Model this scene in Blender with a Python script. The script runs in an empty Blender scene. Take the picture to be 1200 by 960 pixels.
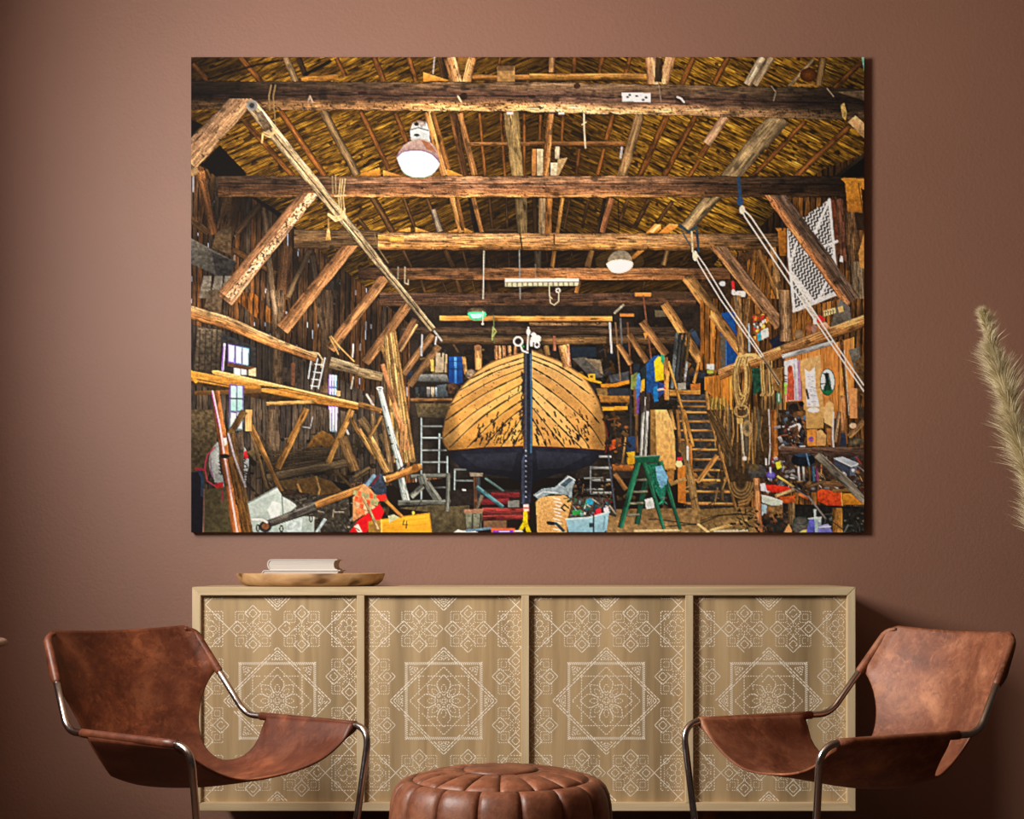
import bpy, bmesh, math, random
import numpy as np
from mathutils import Vector, Matrix

scene = bpy.context.scene
COL = scene.collection

# ------------------------------------------------------------------ camera
CAM_Y, CAM_Z, FPX = -5.25, 1.0, 1837.0
cam_data = bpy.data.cameras.new('camera')
cam = bpy.data.objects.new('camera', cam_data)
COL.objects.link(cam)
cam.location = (0.0, CAM_Y, CAM_Z)
cam.rotation_euler = (math.radians(90), 0, 0)
cam_data.sensor_fit = 'HORIZONTAL'
cam_data.sensor_width = 36.0
cam_data.lens = FPX / 1200.0 * 36.0
cam_data.shift_y = 180.0 / 1200.0
cam_data.clip_start = 0.05
scene.camera = cam

# ------------------------------------------------------------------ world, daylight, exposure
world = bpy.data.worlds.new('world')
scene.world = world
world.use_nodes = True
bg = world.node_tree.nodes['Background']
bg.inputs['Color'].default_value = (1.0, 0.80, 0.66, 1)
bg.inputs['Strength'].default_value = 0.03

win_light = bpy.data.lights.new('window_daylight', 'AREA')
win_light.shape = 'RECTANGLE'
win_light.size = 1.0          # along z
win_light.size_y = 1.1        # along y
win_light.energy = 222.0
win_light.color = (1.0, 0.955, 0.90)
win_obj = bpy.data.objects.new('window_daylight', win_light)
COL.objects.link(win_obj)
win_obj.location = (-2.05, -1.95, 2.26)
win_obj.rotation_euler = (0, math.radians(-90), 0)   # faces +x

scene.view_settings.view_transform = 'Standard'
scene.view_settings.look = 'None'
scene.view_settings.gamma = 1.0
scene.view_settings.use_curve_mapping = False
scene.view_settings.exposure = 0.0

# ------------------------------------------------------------------ helpers
def s2l(c):
    c = c / 255.0
    return c / 12.92 if c <= 0.04045 else ((c + 0.055) / 1.055) ** 2.4
def rgb(r, g, b):
    return (s2l(r), s2l(g), s2l(b), 1.0)

def link(name, me, mat=None, parent=None):
    o = bpy.data.objects.new(name, me)
    COL.objects.link(o)
    if mat is not None and len(me.materials) == 0:
        me.materials.append(mat)
    if parent is not None:
        o.parent = parent
    return o

def tag(o, label=None, cat=None, group=None, kind=None):
    if label: o['label'] = label
    if cat: o['category'] = cat
    if group: o['group'] = group
    if kind: o['kind'] = kind
    return o

def empty(name, loc, rz=0.0):
    o = bpy.data.objects.new(name, None)
    COL.objects.link(o)
    o.location = loc
    o.rotation_euler = (0, 0, rz)
    o.empty_display_size = 0.1
    return o

def mesh_from(name, verts, faces, smooth=False):
    me = bpy.data.meshes.new(name)
    me.from_pydata([tuple(v) for v in verts], [], faces)
    me.update()
    if smooth:
        me.polygons.foreach_set('use_smooth', [True] * len(me.polygons))
    return me

def box_mesh(name, x0, x1, y0, y1, z0, z1, bevel=0.0):
    bm = bmesh.new()
    bmesh.ops.create_cube(bm, size=1.0)
    for v in bm.verts:
        v.co = Vector(((x0 + x1) / 2 + v.co.x * (x1 - x0), (y0 + y1) / 2 + v.co.y * (y1 - y0), (z0 + z1) / 2 + v.co.z * (z1 - z0)))
    if bevel > 0:
        bmesh.ops.bevel(bm, geom=list(bm.edges), offset=bevel, segments=2, affect='EDGES', profile=0.6)
    me = bpy.data.meshes.new(name)
    bm.to_mesh(me); bm.free()
    return me

def boxes_mesh(name, lst):
    vs, fs = [], []
    for (x0, x1, y0, y1, z0, z1) in lst:
        b = len(vs)
        vs += [(x0, y0, z0), (x1, y0, z0), (x1, y1, z0), (x0, y1, z0), (x0, y0, z1), (x1, y0, z1), (x1, y1, z1), (x0, y1, z1)]
        fs += [tuple(b + i for i in f) for f in ((0, 3, 2, 1), (4, 5, 6, 7), (0, 1, 5, 4), (1, 2, 6, 5), (2, 3, 7, 6), (3, 0, 4, 7))]
    return mesh_from(name, vs, fs)

def fillet(points, radii, seg=8):
    """polyline with rounded corners"""
    P = [Vector(p) for p in points]
    out = [P[0]]
    for i in range(1, len(P) - 1):
        a, b, c = P[i - 1], P[i], P[i + 1]
        r = radii[i]
        d1 = (a - b).normalized(); d2 = (c - b).normalized()
        ang = d1.angle(d2)
        t = min(r / math.tan(ang / 2), (a - b).length * 0.49, (c - b).length * 0.49)
        p1, p2 = b + d1 * t, b + d2 * t
        for k in range(seg + 1):
            s = k / seg
            out.append((1 - s) ** 2 * p1 + 2 * s * (1 - s) * b.lerp((p1 + p2) / 2, 0.12) + s ** 2 * p2)
    out.append(P[-1])
    return out

def tube_mesh(name, path, radius, n=12, cap=True, taper=None, dome=0):
    P = [Vector(p) for p in path]
    R = [radius if taper is None else radius * taper(i / (len(P) - 1)) for i in range(len(P))]
    if dome:
        d0 = (P[0] - P[1]).normalized(); d1 = (P[-1] - P[-2]).normalized()
        a0 = [P[0] + d0 * R[0] * math.sin(k * math.pi / 2 / dome) for k in range(dome, 0, -1)]
        r0 = [max(R[0] * math.cos(k * math.pi / 2 / dome), 1e-4) for k in range(dome, 0, -1)]
        a1 = [P[-1] + d1 * R[-1] * math.sin(k * math.pi / 2 / dome) for k in range(1, dome + 1)]
        r1 = [max(R[-1] * math.cos(k * math.pi / 2 / dome), 1e-4) for k in range(1, dome + 1)]
        P = a0 + P + a1; R = r0 + R + r1
    vs, fs = [], []
    nrm = None
    for i, p in enumerate(P):
        t = (P[min(i + 1, len(P) - 1)] - P[max(i - 1, 0)]).normalized()
        if nrm is None:
            up = Vector((0, 0, 1)) if abs(t.z) < 0.9 else Vector((1, 0, 0))
            nrm = (up - t * up.dot(t)).normalized()
        else:
            nrm = (nrm - t * nrm.dot(t)).normalized()
        bi = t.cross(nrm)
        for k in range(n):
            a = 2 * math.pi * k / n
            vs.append(p + (nrm * math.cos(a) + bi * math.sin(a)) * R[i])
    m = len(P)
    for i in range(m - 1):
        for k in range(n):
            fs.append((i * n + k, i * n + (k + 1) % n, (i + 1) * n + (k + 1) % n, (i + 1) * n + k))
    if cap:
        fs.append(tuple(range(n - 1, -1, -1)))
        fs.append(tuple((m - 1) * n + k for k in range(n)))
    return mesh_from(name, vs, fs, True)

def lathe_mesh(name, prof, n=40, sx=1.0, sy=1.0):
    vs, fs = [], []
    for (r, z) in prof:
        for k in range(n):
            a = 2 * math.pi * k / n
            vs.append((r * math.cos(a) * sx, r * math.sin(a) * sy, z))
    m = len(prof)
    for i in range(m - 1):
        for k in range(n):
            fs.append((i * n + k, i * n + (k + 1) % n, (i + 1) * n + (k + 1) % n, (i + 1) * n + k))
    fs.append(tuple(range(n - 1, -1, -1)))
    fs.append(tuple((m - 1) * n + k for k in range(n)))
    return mesh_from(name, vs, fs, True)

# ------------------------------------------------------------------ materials
class NT:
    def __init__(self, name):
        self.m = bpy.data.materials.new(name)
        self.m.use_nodes = True
        self.t = self.m.node_tree
        self.b = self.t.nodes['Principled BSDF']
    def n(self, typ, **kw):
        nd = self.t.nodes.new(typ)
        for k, v in kw.items():
            if k in nd.inputs.keys(): nd.inputs[k].default_value = v
            else: setattr(nd, k, v)
        return nd
    def l(self, a, b):
        self.t.links.new(a, b)
    def coords(self, scale=(1, 1, 1), kind='Object', loc=(0, 0, 0), rot=(0, 0, 0)):
        tc = self.n('ShaderNodeTexCoord'); mp = self.n('ShaderNodeMapping')
        mp.inputs['Scale'].default_value = scale
        mp.inputs['Location'].default_value = loc
        mp.inputs['Rotation'].default_value = rot
        self.l(tc.outputs[kind], mp.inputs['Vector'])
        return mp.outputs['Vector']
    def noise(self, vec, scale, detail=4, rough=0.55, dist=0.0):
        nd = self.n('ShaderNodeTexNoise')
        nd.inputs['Scale'].default_value = scale; nd.inputs['Detail'].default_value = detail
        nd.inputs['Roughness'].default_value = rough; nd.inputs['Distortion'].default_value = dist
        self.l(vec, nd.inputs['Vector'])
        return nd.outputs['Fac']
    def ramp(self, fac, stops):
        nd = self.n('ShaderNodeValToRGB')
        el = nd.color_ramp.elements
        while len(el) < len(stops): el.new(0.5)
        for e, (p, c) in zip(el, stops): e.position = p; e.color = c
        self.l(fac, nd.inputs['Fac'])
        return nd.outputs['Color']
    def mix(self, fac, a, b, mode='MIX'):
        nd = self.n('ShaderNodeMix', data_type='RGBA', blend_type=mode)
        for s, v in ((nd.inputs[0], fac), (nd.inputs[6], a), (nd.inputs[7], b)):
            if hasattr(v, 'is_output'): self.l(v, s)
            else: s.default_value = v
        return nd.outputs[2]
    def bump(self, h, strength, dist):
        nd = self.n('ShaderNodeBump'); nd.inputs['Strength'].default_value = strength; nd.inputs['Distance'].default_value = dist
        self.l(h, nd.inputs['Height'])
        self.l(nd.outputs['Normal'], self.b.inputs['Normal'])
    def set(self, **kw):
        for k, v in kw.items():
            s = self.b.inputs[k.replace('_', ' ')]
            if hasattr(v, 'is_output'): self.l(v, s)
            else: s.default_value = v
        return self.m

def g1(v): return (v, v, v, 1)

def mat_wall():
    t = NT('terracotta_plaster')
    v = t.coords()
    c = t.ramp(t.noise(v, 1.3, 3), [(0.3, rgb(131, 86, 63)), (0.7, rgb(138, 92, 68))])
    f = t.noise(v, 90, 3, 0.6)
    t.bump(f, 0.35, 0.003)
    return t.set(Base_Color=c, Roughness=0.66, Specular_IOR_Level=1.0, IOR=1.6)

def mat_plain(name, col, rough=0.6, metal=0.0, var=0.12, scale=12, bump=0.0):
    t = NT(name)
    v = t.coords()
    n = t.noise(v, scale, 4)
    d = tuple(x * (1 - var) for x in col[:3]) + (1,)
    h = tuple(min(1, x * (1 + var)) for x in col[:3]) + (1,)
    c = t.ramp(n, [(0.3, d), (0.7, h)])
    if bump: t.bump(t.noise(v, scale * 8, 3), bump, 0.002)
    return t.set(Base_Color=c, Roughness=rough, Metallic=metal)

def mat_wood(name, dark, mid, light, axis='z', rough=0.55, stripe=0.0, fine=1.0, kn=0.0, loc=(0, 0, 0)):
    t = NT(name)
    lo, hi = 1.2, 26 * fine
    sc = {'x': (lo, hi, hi), 'y': (hi, lo, hi), 'z': (hi, hi, lo)}[axis]
    v = t.coords(sc, loc=loc)
    n1 = t.noise(v, 1.0, 6, 0.6, 0.6)
    c = t.ramp(n1, [(0.25, dark), (0.5, mid), (0.75, light)])
    sc2 = {'x': (lo * .25, 9, 9), 'y': (9, lo * .25, 9), 'z': (9, 9, lo * .25)}[axis]
    n2 = t.noise(t.coords(sc2, loc=loc), 1.0, 2, 0.5)
    c = t.mix(0.55, c, t.ramp(n2, [(0.3, g1(0.62)), (0.5, g1(1.0)), (0.7, g1(1.25))]), 'MULTIPLY') if stripe == 0 else \
        t.mix(stripe, c, t.ramp(n2, [(0.32, g1(0.45)), (0.5, g1(1.0)), (0.68, g1(1.3))]), 'MULTIPLY')
    if kn > 0:
        k = t.noise(t.coords((3, 9, 9) if axis == 'x' else (9, 9, 3)), 2.2, 2, 0.4)
        c = t.mix(t.ramp(k, [(0.60, g1(0)), (0.72, g1(kn))]), c, rgb(96, 60, 30))
    t.bump(n1, 0.18, 0.002)
    return t.set(Base_Color=c, Roughness=rough, Specular_IOR_Level=0.35)

def mat_leather(name, dark, mid, light, seed=0.0, rough=0.46):
    t = NT(name)
    v = t.coords(loc=(seed, seed * 0.7, seed * 1.3))
    n1 = t.noise(v, 6.5, 10, 0.68, 0.5)
    c = t.ramp(n1, [(0.30, dark), (0.5, mid), (0.72, light)])
    n2 = t.noise(v, 30, 8, 0.75, 1.2)
    c = t.mix(t.ramp(n2, [(0.50, g1(0)), (0.72, g1(0.65))]), c, light)
    n5 = t.noise(v, 48, 6, 0.7, 0.6)
    c = t.mix(t.ramp(n5, [(0.30, g1(0.6)), (0.48, g1(0))]), c, dark)
    n4 = t.noise(v, 2.6, 4, 0.6)
    c = t.mix(t.ramp(n4, [(0.40, g1(0.6)), (0.58, g1(0))]), c, dark)
    n3 = t.noise(v, 210, 3, 0.6)
    t.bump(t.mix(0.35, n3, n2), 0.28, 0.0024)
    r = t.ramp(n1, [(0.3, g1(rough - 0.06)), (0.7, g1(rough + 0.12))])
    return t.set(Base_Color=c, Roughness=r, Specular_IOR_Level=0.45)

def mat_steel():
    t = NT('brushed_steel')
    v = t.coords()
    n = t.noise(v, 60, 3)
    return t.set(Base_Color=(0.52, 0.49, 0.47, 1), Metallic=1.0, Roughness=t.ramp(n, [(0.3, g1(0.16)), (0.7, g1(0.26))]))

M_WALL = mat_wall()
M_FLOOR = mat_wood('oak_floor', rgb(56, 36, 24), rgb(76, 50, 33), rgb(94, 64, 44), 'x', 0.5)
M_CEIL = mat_plain('ceiling_paint', rgb(170, 140, 120), 0.8, var=0.02)
M_OAKX = mat_wood('limed_oak_rail', rgb(176, 153, 116), rgb(201, 180, 142), rgb(216, 198, 162), 'x')
M_OAKZ = mat_wood('limed_oak_stile', rgb(176, 153, 116), rgb(201, 180, 142), rgb(216, 198, 162), 'z')
M_STEN = mat_plain('white_stencil_paint', rgb(240, 230, 210), 0.6, var=0.10, scale=40)
M_LEG = mat_wood('walnut_leg', rgb(92, 54, 30), rgb(124, 76, 44), rgb(146, 94, 58), 'z')
M_TRAY = mat_wood('tray_wood', rgb(150, 112, 72), rgb(190, 150, 104), rgb(210, 174, 128), 'x', kn=0.9)
M_COVER = mat_plain('book_cover', rgb(208, 202, 194), 0.55, var=0.03)
M_LEATH_A = mat_leather('cognac_leather', rgb(62, 28, 16), rgb(110, 55, 31), rgb(160, 94, 56))
M_LEATH_B = mat_leather('cognac_leather_lit', rgb(84, 42, 26), rgb(140, 82, 54), rgb(196, 136, 98), 3.7)  # same leather as the other chair, its stronger window light put into the colour
M_LEATH_P = mat_leather('pouf_leather', rgb(70, 36, 22), rgb(116, 66, 42), rgb(160, 104, 74), 8.1, 0.46)
M_STEEL = mat_steel()

# ------------------------------------------------------------------ room shell
WALL_Y = 0.47
tag(link('wall_back', box_mesh('wall_back', -2.17, 5.0, WALL_Y, WALL_Y + 0.12, 0, 3.3), M_WALL), kind='structure')
tag(link('floor', box_mesh('floor', -2.17, 5.0, -8.0, WALL_Y + 0.12, -0.1, 0.0), M_FLOOR), kind='structure')
tag(link('ceiling', box_mesh('ceiling', -2.17, 5.0, -8.0, WALL_Y + 0.12, 3.3, 3.4), M_CEIL), kind='structure')
# unseen left wall and window opening, added to carry the daylight
WY0, WY1, WZ0, WZ1 = -2.5, -1.4, 1.76, 2.76
tag(link('wall_left_added', boxes_mesh('wall_left_added', [
    (-2.17, -2.02, -8.0, WY0, 0, 3.3), (-2.17, -2.02, WY1, WALL_Y, 0, 3.3),
    (-2.17, -2.02, WY0, WY1, 0, WZ0), (-2.17, -2.02, WY0, WY1, WZ1, 3.3)]), M_WALL), kind='structure')

# ------------------------------------------------------------------ sideboard
PXM = 350.0
SX0, SX1, SZ0, SZ1, ST, SD = -375 / PXM, 403 / PXM, 1 - 291 / PXM, 1 - 28 / PXM, 10 / PXM, 0.45
side = empty('sideboard', ((SX0 + SX1) / 2, SD / 2, 0.0))
tag(side, 'long limed oak sideboard with four white stencilled doors under the boat picture', 'sideboard')
scx, scy = side.location.x, side.location.y

def prism(name, poly, y0, y1):
    n = len(poly)
    vs = [(x - scx, y0 - scy, z) for x, z in poly] + [(x - scx, y1 - scy, z) for x, z in poly]
    fs = [tuple(range(n)), tuple(range(2 * n - 1, n - 1, -1))]
    fs += [((i + 1) % n, i, n + i, n + (i + 1) % n) for i in range(n)]
    me = mesh_from(name, vs, fs)
    bm = bmesh.new(); bm.from_mesh(me)
    bmesh.ops.recalc_face_normals(bm, faces=bm.faces)
    bmesh.ops.bevel(bm, geom=list(bm.edges), offset=0.0018, segments=2, affect='EDGES')
    bm.to_mesh(me); bm.free()
    return me

link('top_board', prism('top_board', [(SX0, SZ1), (SX0 + ST, SZ1 - ST), (SX1 - ST, SZ1 - ST), (SX1, SZ1)], 0, SD), M_OAKX, side)
link('bottom_board', prism('bottom_board', [(SX0, SZ0), (SX1, SZ0), (SX1 - ST, SZ0 + ST), (SX0 + ST, SZ0 + ST)], 0, SD), M_OAKX, side)
link('side_board', prism('side_board', [(SX0, SZ0), (SX0 + ST, SZ0 + ST), (SX0 + ST, SZ1 - ST), (SX0, SZ1)], 0, SD), M_OAKZ, side)
link('side_board', prism('side_board', [(SX1, SZ0), (SX1, SZ1), (SX1 - ST, SZ1 - ST), (SX1 - ST, SZ0 + ST)], 0, SD), M_OAKZ, side)
link('back_panel', box_mesh('back_panel', SX0 + ST - scx, SX1 - ST - scx, SD - 0.012 - scy, SD - scy, SZ0 + ST, SZ1 - ST), M_OAKZ, side)
DIV = [(p - 600) / PXM for p in (422.5, 615.5, 808.0)]
DH = 4.5 / PXM
for d in DIV:
    link('divider', box_mesh('divider', d - DH - scx, d + DH - scx, 0.0 - scy, SD - 0.012 - scy, SZ0 + ST, SZ1 - ST, 0.0018), M_OAKZ, side)

# --- the stencilled ornament of one door, as dashes of paint (units: 1/349 m)
def dash_pattern(hw0, hw1, hz0, hz1, rnd):
    quads = []
    def dash(ax, az, bx, bz, w=1.1):
        mx, mz = (ax + bx) / 2, (az + bz) / 2
        if not (hw0 + 1 < mx < hw1 - 1 and hz0 + 1 < mz < hz1 - 1): return
        dx, dz = bx - ax, bz - az
        L = math.hypot(dx, dz)
        if L < 1e-6: return
        px_, pz_ = -dz / L * w / 2, dx / L * w / 2
        quads.append([(ax + px_, az + pz_), (bx + px_, bz + pz_), (bx - px_, bz - pz_), (ax - px_, az - pz_)])
    def dl(ax, az, bx, bz, on=2.0, off=1.3, w=1.1):
        L = math.hypot(bx - ax, bz - az)
        n = max(1, int(round(L / (on + off))))
        st = L / n
        for i in range(n):
            a, b = (i * st + off / 2) / L, ((i + 1) * st - off / 2) / L
            if rnd.random() < 0.05: continue
            dash(ax + (bx - ax) * a, az + (bz - az) * a, ax + (bx - ax) * b, az + (bz - az) * b, w * rnd.uniform(0.8, 1.15))
    def loop(pts, **k):
        for i in range(len(pts)):
            a, b = pts[i], pts[(i + 1) % len(pts)]
            dl(a[0], a[1], b[0], b[1], **k)
    def diamond(cx, cz, r, **k): loop([(cx + r, cz), (cx, cz + r), (cx - r, cz), (cx, cz - r)], **k)
    def square(cx, cz, r, **k): loop([(cx + r, cz + r), (cx - r, cz + r), (cx - r, cz - r), (cx + r, cz - r)], **k)
    def petal(cx, cz, ang, r0, r1, wd, **k):
        ca, sa = math.cos(ang), math.sin(ang)
        loc = [(r0, 0), (r0 + (r1 - r0) * .3, wd * .8), (r0 + (r1 - r0) * .62, wd), (r1, 0), (r0 + (r1 - r0) * .62, -wd), (r0 + (r1 - r0) * .3, -wd * .8)]
        loop([(cx + a * ca - b * sa, cz + a * sa + b * ca) for a, b in loc], **k)
    def rope(ax, az, bx, bz, nx, nz, wd, step=2.3):
        L = math.hypot(bx - ax, bz - az); n = int(L / step)
        for i in range(n):
            s = i / n; t = (i + 0.75) / n
            dash(ax + (bx - ax) * s, az + (bz - az) * s, ax + (bx - ax) * t + nx * wd, az + (bz - az) * t + nz * wd, 1.15)
    def medallion(cx, cz):
        for r in (63, 59.2):
            diamond(cx, cz, r, on=4.6, off=1.0, w=1.25)
        R = 45.5
        for (a, b) in (((-R, R), (R, R)), ((R, R), (R, -R)), ((R, -R), (-R, -R)), ((-R, -R), (-R, R))):
            nx, nz = -(a[0] + b[0]) / 2 / R, -(a[1] + b[1]) / 2 / R
            rope(cx + a[0], cz + a[1], cx + b[0], cz + b[1], nx, nz, 3.2)
        diamond(cx, cz, 40, on=2.2, off=1.2)
        square(cx, cz, 29, on=2.0, off=1.3, w=1.2)
        for k in range(8):
            a = k * math.pi / 4
            big = k % 2 == 0
            petal(cx, cz, a, 6, 31 if big else 27, 8.2 if big else 6.5, on=2.3, off=1.1, w=1.15)
            petal(cx, cz, a, 9, 20, 3.0, on=2.0, off=1.2, w=1.0)
            # nested triangles in the star's points
            d = 51 if big else 51.5
            ca, sa = math.cos(a), math.sin(a)
            for q in (5.5, 2.6):
                if big:
                    pts = [(d + q * .9, 0), (d - q * .5, q * 1.25), (d - q * .5, -q * 1.25)]
                else:
                    pts = [(d + q * 1.0, 0), (d - q * .6, q * 1.1), (d - q * .6, -q * 1.1)]
                loop([(cx + u * ca - v * sa, cz + u * sa + v * ca) for u, v in pts], on=1.7, off=1.0, w=1.05)
        diamond(cx, cz, 5, on=1.8, off=1.0); square(cx, cz, 2.0, on=1.4, off=0.8)
    def small_star(cx, cz):
        for k in range(4):
            a = k * math.pi / 2
            x, z = cx + 18.2 * math.cos(a), cz + 18.2 * math.sin(a)
            diamond(x, z, 9.6, on=6, off=0.6, w=0.95); diamond(x, z, 5.0, on=3, off=0.6, w=0.9)
            qx, qz = cx + 14 * (1 if k in (0, 3) else -1), cz + 14 * (1 if k < 2 else -1)
            square(qx, qz, 6.5, on=1.5, off=1.3, w=1.0); square(qx, qz, 3.2, on=1.3, off=1.2, w=0.95)
            b = a + math.pi / 4
            dl(cx + 2 * math.cos(b), cz + 2 * math.sin(b), cx + 10 * math.cos(b), cz + 10 * math.sin(b), on=1.6, off=1.0)
            dl(cx + 2 * math.cos(a), cz + 2 * math.sin(a), cx + 8 * math.cos(a), cz + 8 * math.sin(a), on=1.4, off=1.2)
        diamond(cx, cz, 9, on=1.5, off=1.3)
    def flower_square(cx, cz):
        square(cx, cz, 20.5, on=2.0, off=1.4); square(cx, cz, 16.5, on=1.2, off=1.5, w=0.9)
        diamond(cx, cz, 28.2, on=9, off=0.5, w=1.0)
        for k in range(8):
            petal(cx, cz, k * math.pi / 4, 3, 13.5, 3.6, on=1.7, off=1.0, w=1.0)
        for k in range(4):
            a = k * math.pi / 2 + math.pi / 4
            diamond(cx + 20 * math.cos(a), cz + 20 * math.sin(a), 4, on=1.6, off=0.9, w=0.9)
        diamond(cx, cz, 17, on=1.5, off=1.3, w=0.9)
    P = 169.0
    for i in (-1, 0, 1):
        for j in (-1, 0, 1):
            cx, cz = i * P, j * P
            medallion(cx, cz)
            flower_square(cx + P / 2, cz + P / 2)
            for s in (-1, 1):
                small_star(cx + s * 28.6, cz + P / 2)
                small_star(cx + P / 2, cz + s * 28.6)
    return quads

edges = [SX0 + ST] + [v for d in DIV for v in (d - DH, d + DH)] + [SX1 - ST]
DOOR_Y = 0.020
ctr_px = [325.0, 520.0, 710.5, 901.0]
zc = 1 - (821.5 - 660) * (5.25 + DOOR_Y) / FPX
U = 1 / 349.0
for i in range(4):
    x0, x1 = edges[2 * i], edges[2 * i + 1]
    md = mat_wood('limed_oak_door_%d' % i, rgb(146, 122, 86), rgb(178, 152, 112), rgb(192, 168, 128), 'z', 0.55, 0.6, 0.8, loc=(i * 3.1, 0, i * 1.7))
    door = link('door', box_mesh('door', x0 - scx, x1 - scx, DOOR_Y - scy, DOOR_Y + 0.02 - scy, SZ0 + ST, SZ1 - ST), md, side)
    cx = (ctr_px[i] - 600) * (5.25 + DOOR_Y) / FPX
    qs = dash_pattern((x0 - cx) / U, (x1 - cx) / U, (SZ0 + ST - zc) / U, (SZ1 - ST - zc) / U, random.Random(20 + i))
    vs, fs = [], []
    for k, q in enumerate(qs):
        b = len(vs)
        vs += [(cx + a * U - scx, DOOR_Y - 0.0004 - 0.00002 * (k % 13) - scy, zc + c * U) for a, c in q]
        fs.append((b, b + 1, b + 2, b + 3))
    st = link('stencil', mesh_from('stencil', vs, fs), M_STEN, door)
    tag(st, 'white dashed geometric stencil', kind='stuff')
for lx in (-0.62, 0.63):
    for ly in (0.09, 0.36):
        prof = [(0.015, 0.0), (0.017, 0.004), (0.029, SZ0)]
        lg = link('leg', lathe_mesh('leg', prof, 20), M_LEG, side)
        lg.location = (lx, ly - scy, 0)

# ------------------------------------------------------------------ tray and books
TRX, TRY = (364.5 - 600) * (5.25 + 0.22) / FPX, 0.215
tray = link('tray', lathe_mesh('tray', [(0.001, 0.0), (0.215, 0.0), (0.232, 0.004), (0.249, 0.018), (0.2585, 0.042), (0.2575, 0.0445), (0.253, 0.0445), (0.249, 0.042), (0.238, 0.018), (0.226, 0.010), (0.001, 0.009)], 72, 1.0, 0.74), M_TRAY)
tray.location = (TRX, TRY, SZ1)
tag(tray, 'oval shallow wooden tray with dark knots on the sideboard', 'tray')

def mat_pages():
    t = NT('paper_pages')
    n = t.noise(t.coords((1, 1, 260)), 1.0, 2)
    return t.set(Base_Color=t.ramp(n, [(0.3, rgb(182, 174, 164)), (0.7, rgb(212, 206, 198))]), Roughness=0.8)
M_PAGE = mat_pages()

def book(label, loc, w, d, h, rz):
    e = empty('book', loc, rz)
    tag(e, label, 'book', 'books in the wooden tray')
    c = 0.003
    # hard cover: two boards and a rounded spine on the left, one profile extruded in y
    n = 8
    prof = [(w / 2, 0), (w / 2, c)]
    arc_o = [(-w / 2 + 0.012 - 0.014 * math.cos(math.pi * (k / n - .5)), h / 2 + (h / 2) * math.sin(math.pi * (k / n - .5))) for k in range(n + 1)]
    arc_i = [(-w / 2 + 0.013 - 0.011 * math.cos(math.pi * (k / n - .5)), h / 2 + (h / 2 - c) * math.sin(math.pi * (k / n - .5))) for k in range(n + 1)]
    outer = [(w / 2, 0)] + arc_o + [(w / 2, h)]
    inner = [(w / 2, c)] + arc_i + [(w / 2, h - c)]
    m = len(outer)
    vs, fs = [], []
    for y in (-d / 2, d / 2):
        vs += [(x, y, z) for x, z in outer] + [(x, y, z) for x, z in inner]
    o2 = 2 * m
    for i in range(m - 1):
        fs.append((i, i + 1, m + i + 1, m + i)); fs.append((o2 + i, o2 + m + i, o2 + m + i + 1, o2 + i + 1))
        fs.append((i, o2 + i, o2 + i + 1, i + 1)); fs.append((m + i, m + i + 1, o2 + m + i + 1, o2 + m + i))
    fs.append((0, m, o2 + m, o2)); fs.append((m - 1, o2 + m - 1, o2 + 2 * m - 1, 2 * m - 1))
    me = mesh_from('cover', vs, fs)
    bm = bmesh.new(); bm.from_mesh(me); bmesh.ops.recalc_face_normals(bm, faces=bm.faces); bm.to_mesh(me); bm.free()
    link('cover', me, M_COVER, e)
    # page block with a hollow fore edge
    hh = h - 2 * c
    left = [(-w / 2 + 0.014 - 0.011 * math.cos(math.pi * (k / n - .5)), c + hh / 2 + hh / 2 * math.sin(math.pi * (k / n - .5))) for k in range(n + 1)]
    right = [(w / 2 - 0.003 - 0.009 * math.cos(math.pi * (k / n - .5)), c + hh / 2 + hh / 2 * math.sin(math.pi * (k / n - .5))) for k in range(n, -1, -1)]
    poly = left + right
    k = len(poly)
    y0, y1 = -d / 2 + 0.0025, d / 2 - 0.0025
    vs = [(x, y0, z) for x, z in poly] + [(x, y1, z) for x, z in poly]
    nn = n + 1
    fs = []
    for i in range(n):
        fs.append((i, i + 1, k - 2 - i, k - 1 - i)); fs.append((k + i, 2 * k - 1 - i, 2 * k - 2 - i, k + i + 1))
    fs += [((i + 1) % k, i, k + i, k + (i + 1) % k) for i in range(k)]
    me = mesh_from('page_block', vs, fs)
    bm = bmesh.new(); bm.from_mesh(me); bmesh.ops.recalc_face_normals(bm, faces=bm.faces); bm.to_mesh(me); bm.free()
    link('page_block', me, M_PAGE, e)
    return e
BZ = SZ1 + 0.009
bk = lambda p: (p - 600) * (5.25 + 0.2) / FPX
book('larger white hardback lying flat in the tray under the smaller one', (bk(356.5), 0.205, BZ), 0.270, 0.19, 0.047, 0.0)
book('smaller white hardback lying on top of the larger book', (bk(358), 0.205, BZ + 0.047), 0.238, 0.17, 0.037, 0.0)

# ------------------------------------------------------------------ leather sling chairs
ARM_Z, HW = 0.544, 0.31
def smooth_curve(ts, vals, n, it):
    a = np.linspace(0, 1, n)
    V = np.stack([np.interp(a, ts, [v[k] for v in vals]) for k in range(len(vals[0]))], 1)
    for _ in range(it):
        W_ = V.copy()
        W_[1:-1] = 0.25 * V[:-2] + 0.5 * V[1:-1] + 0.25 * V[2:]
        V = W_
    return V

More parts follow.
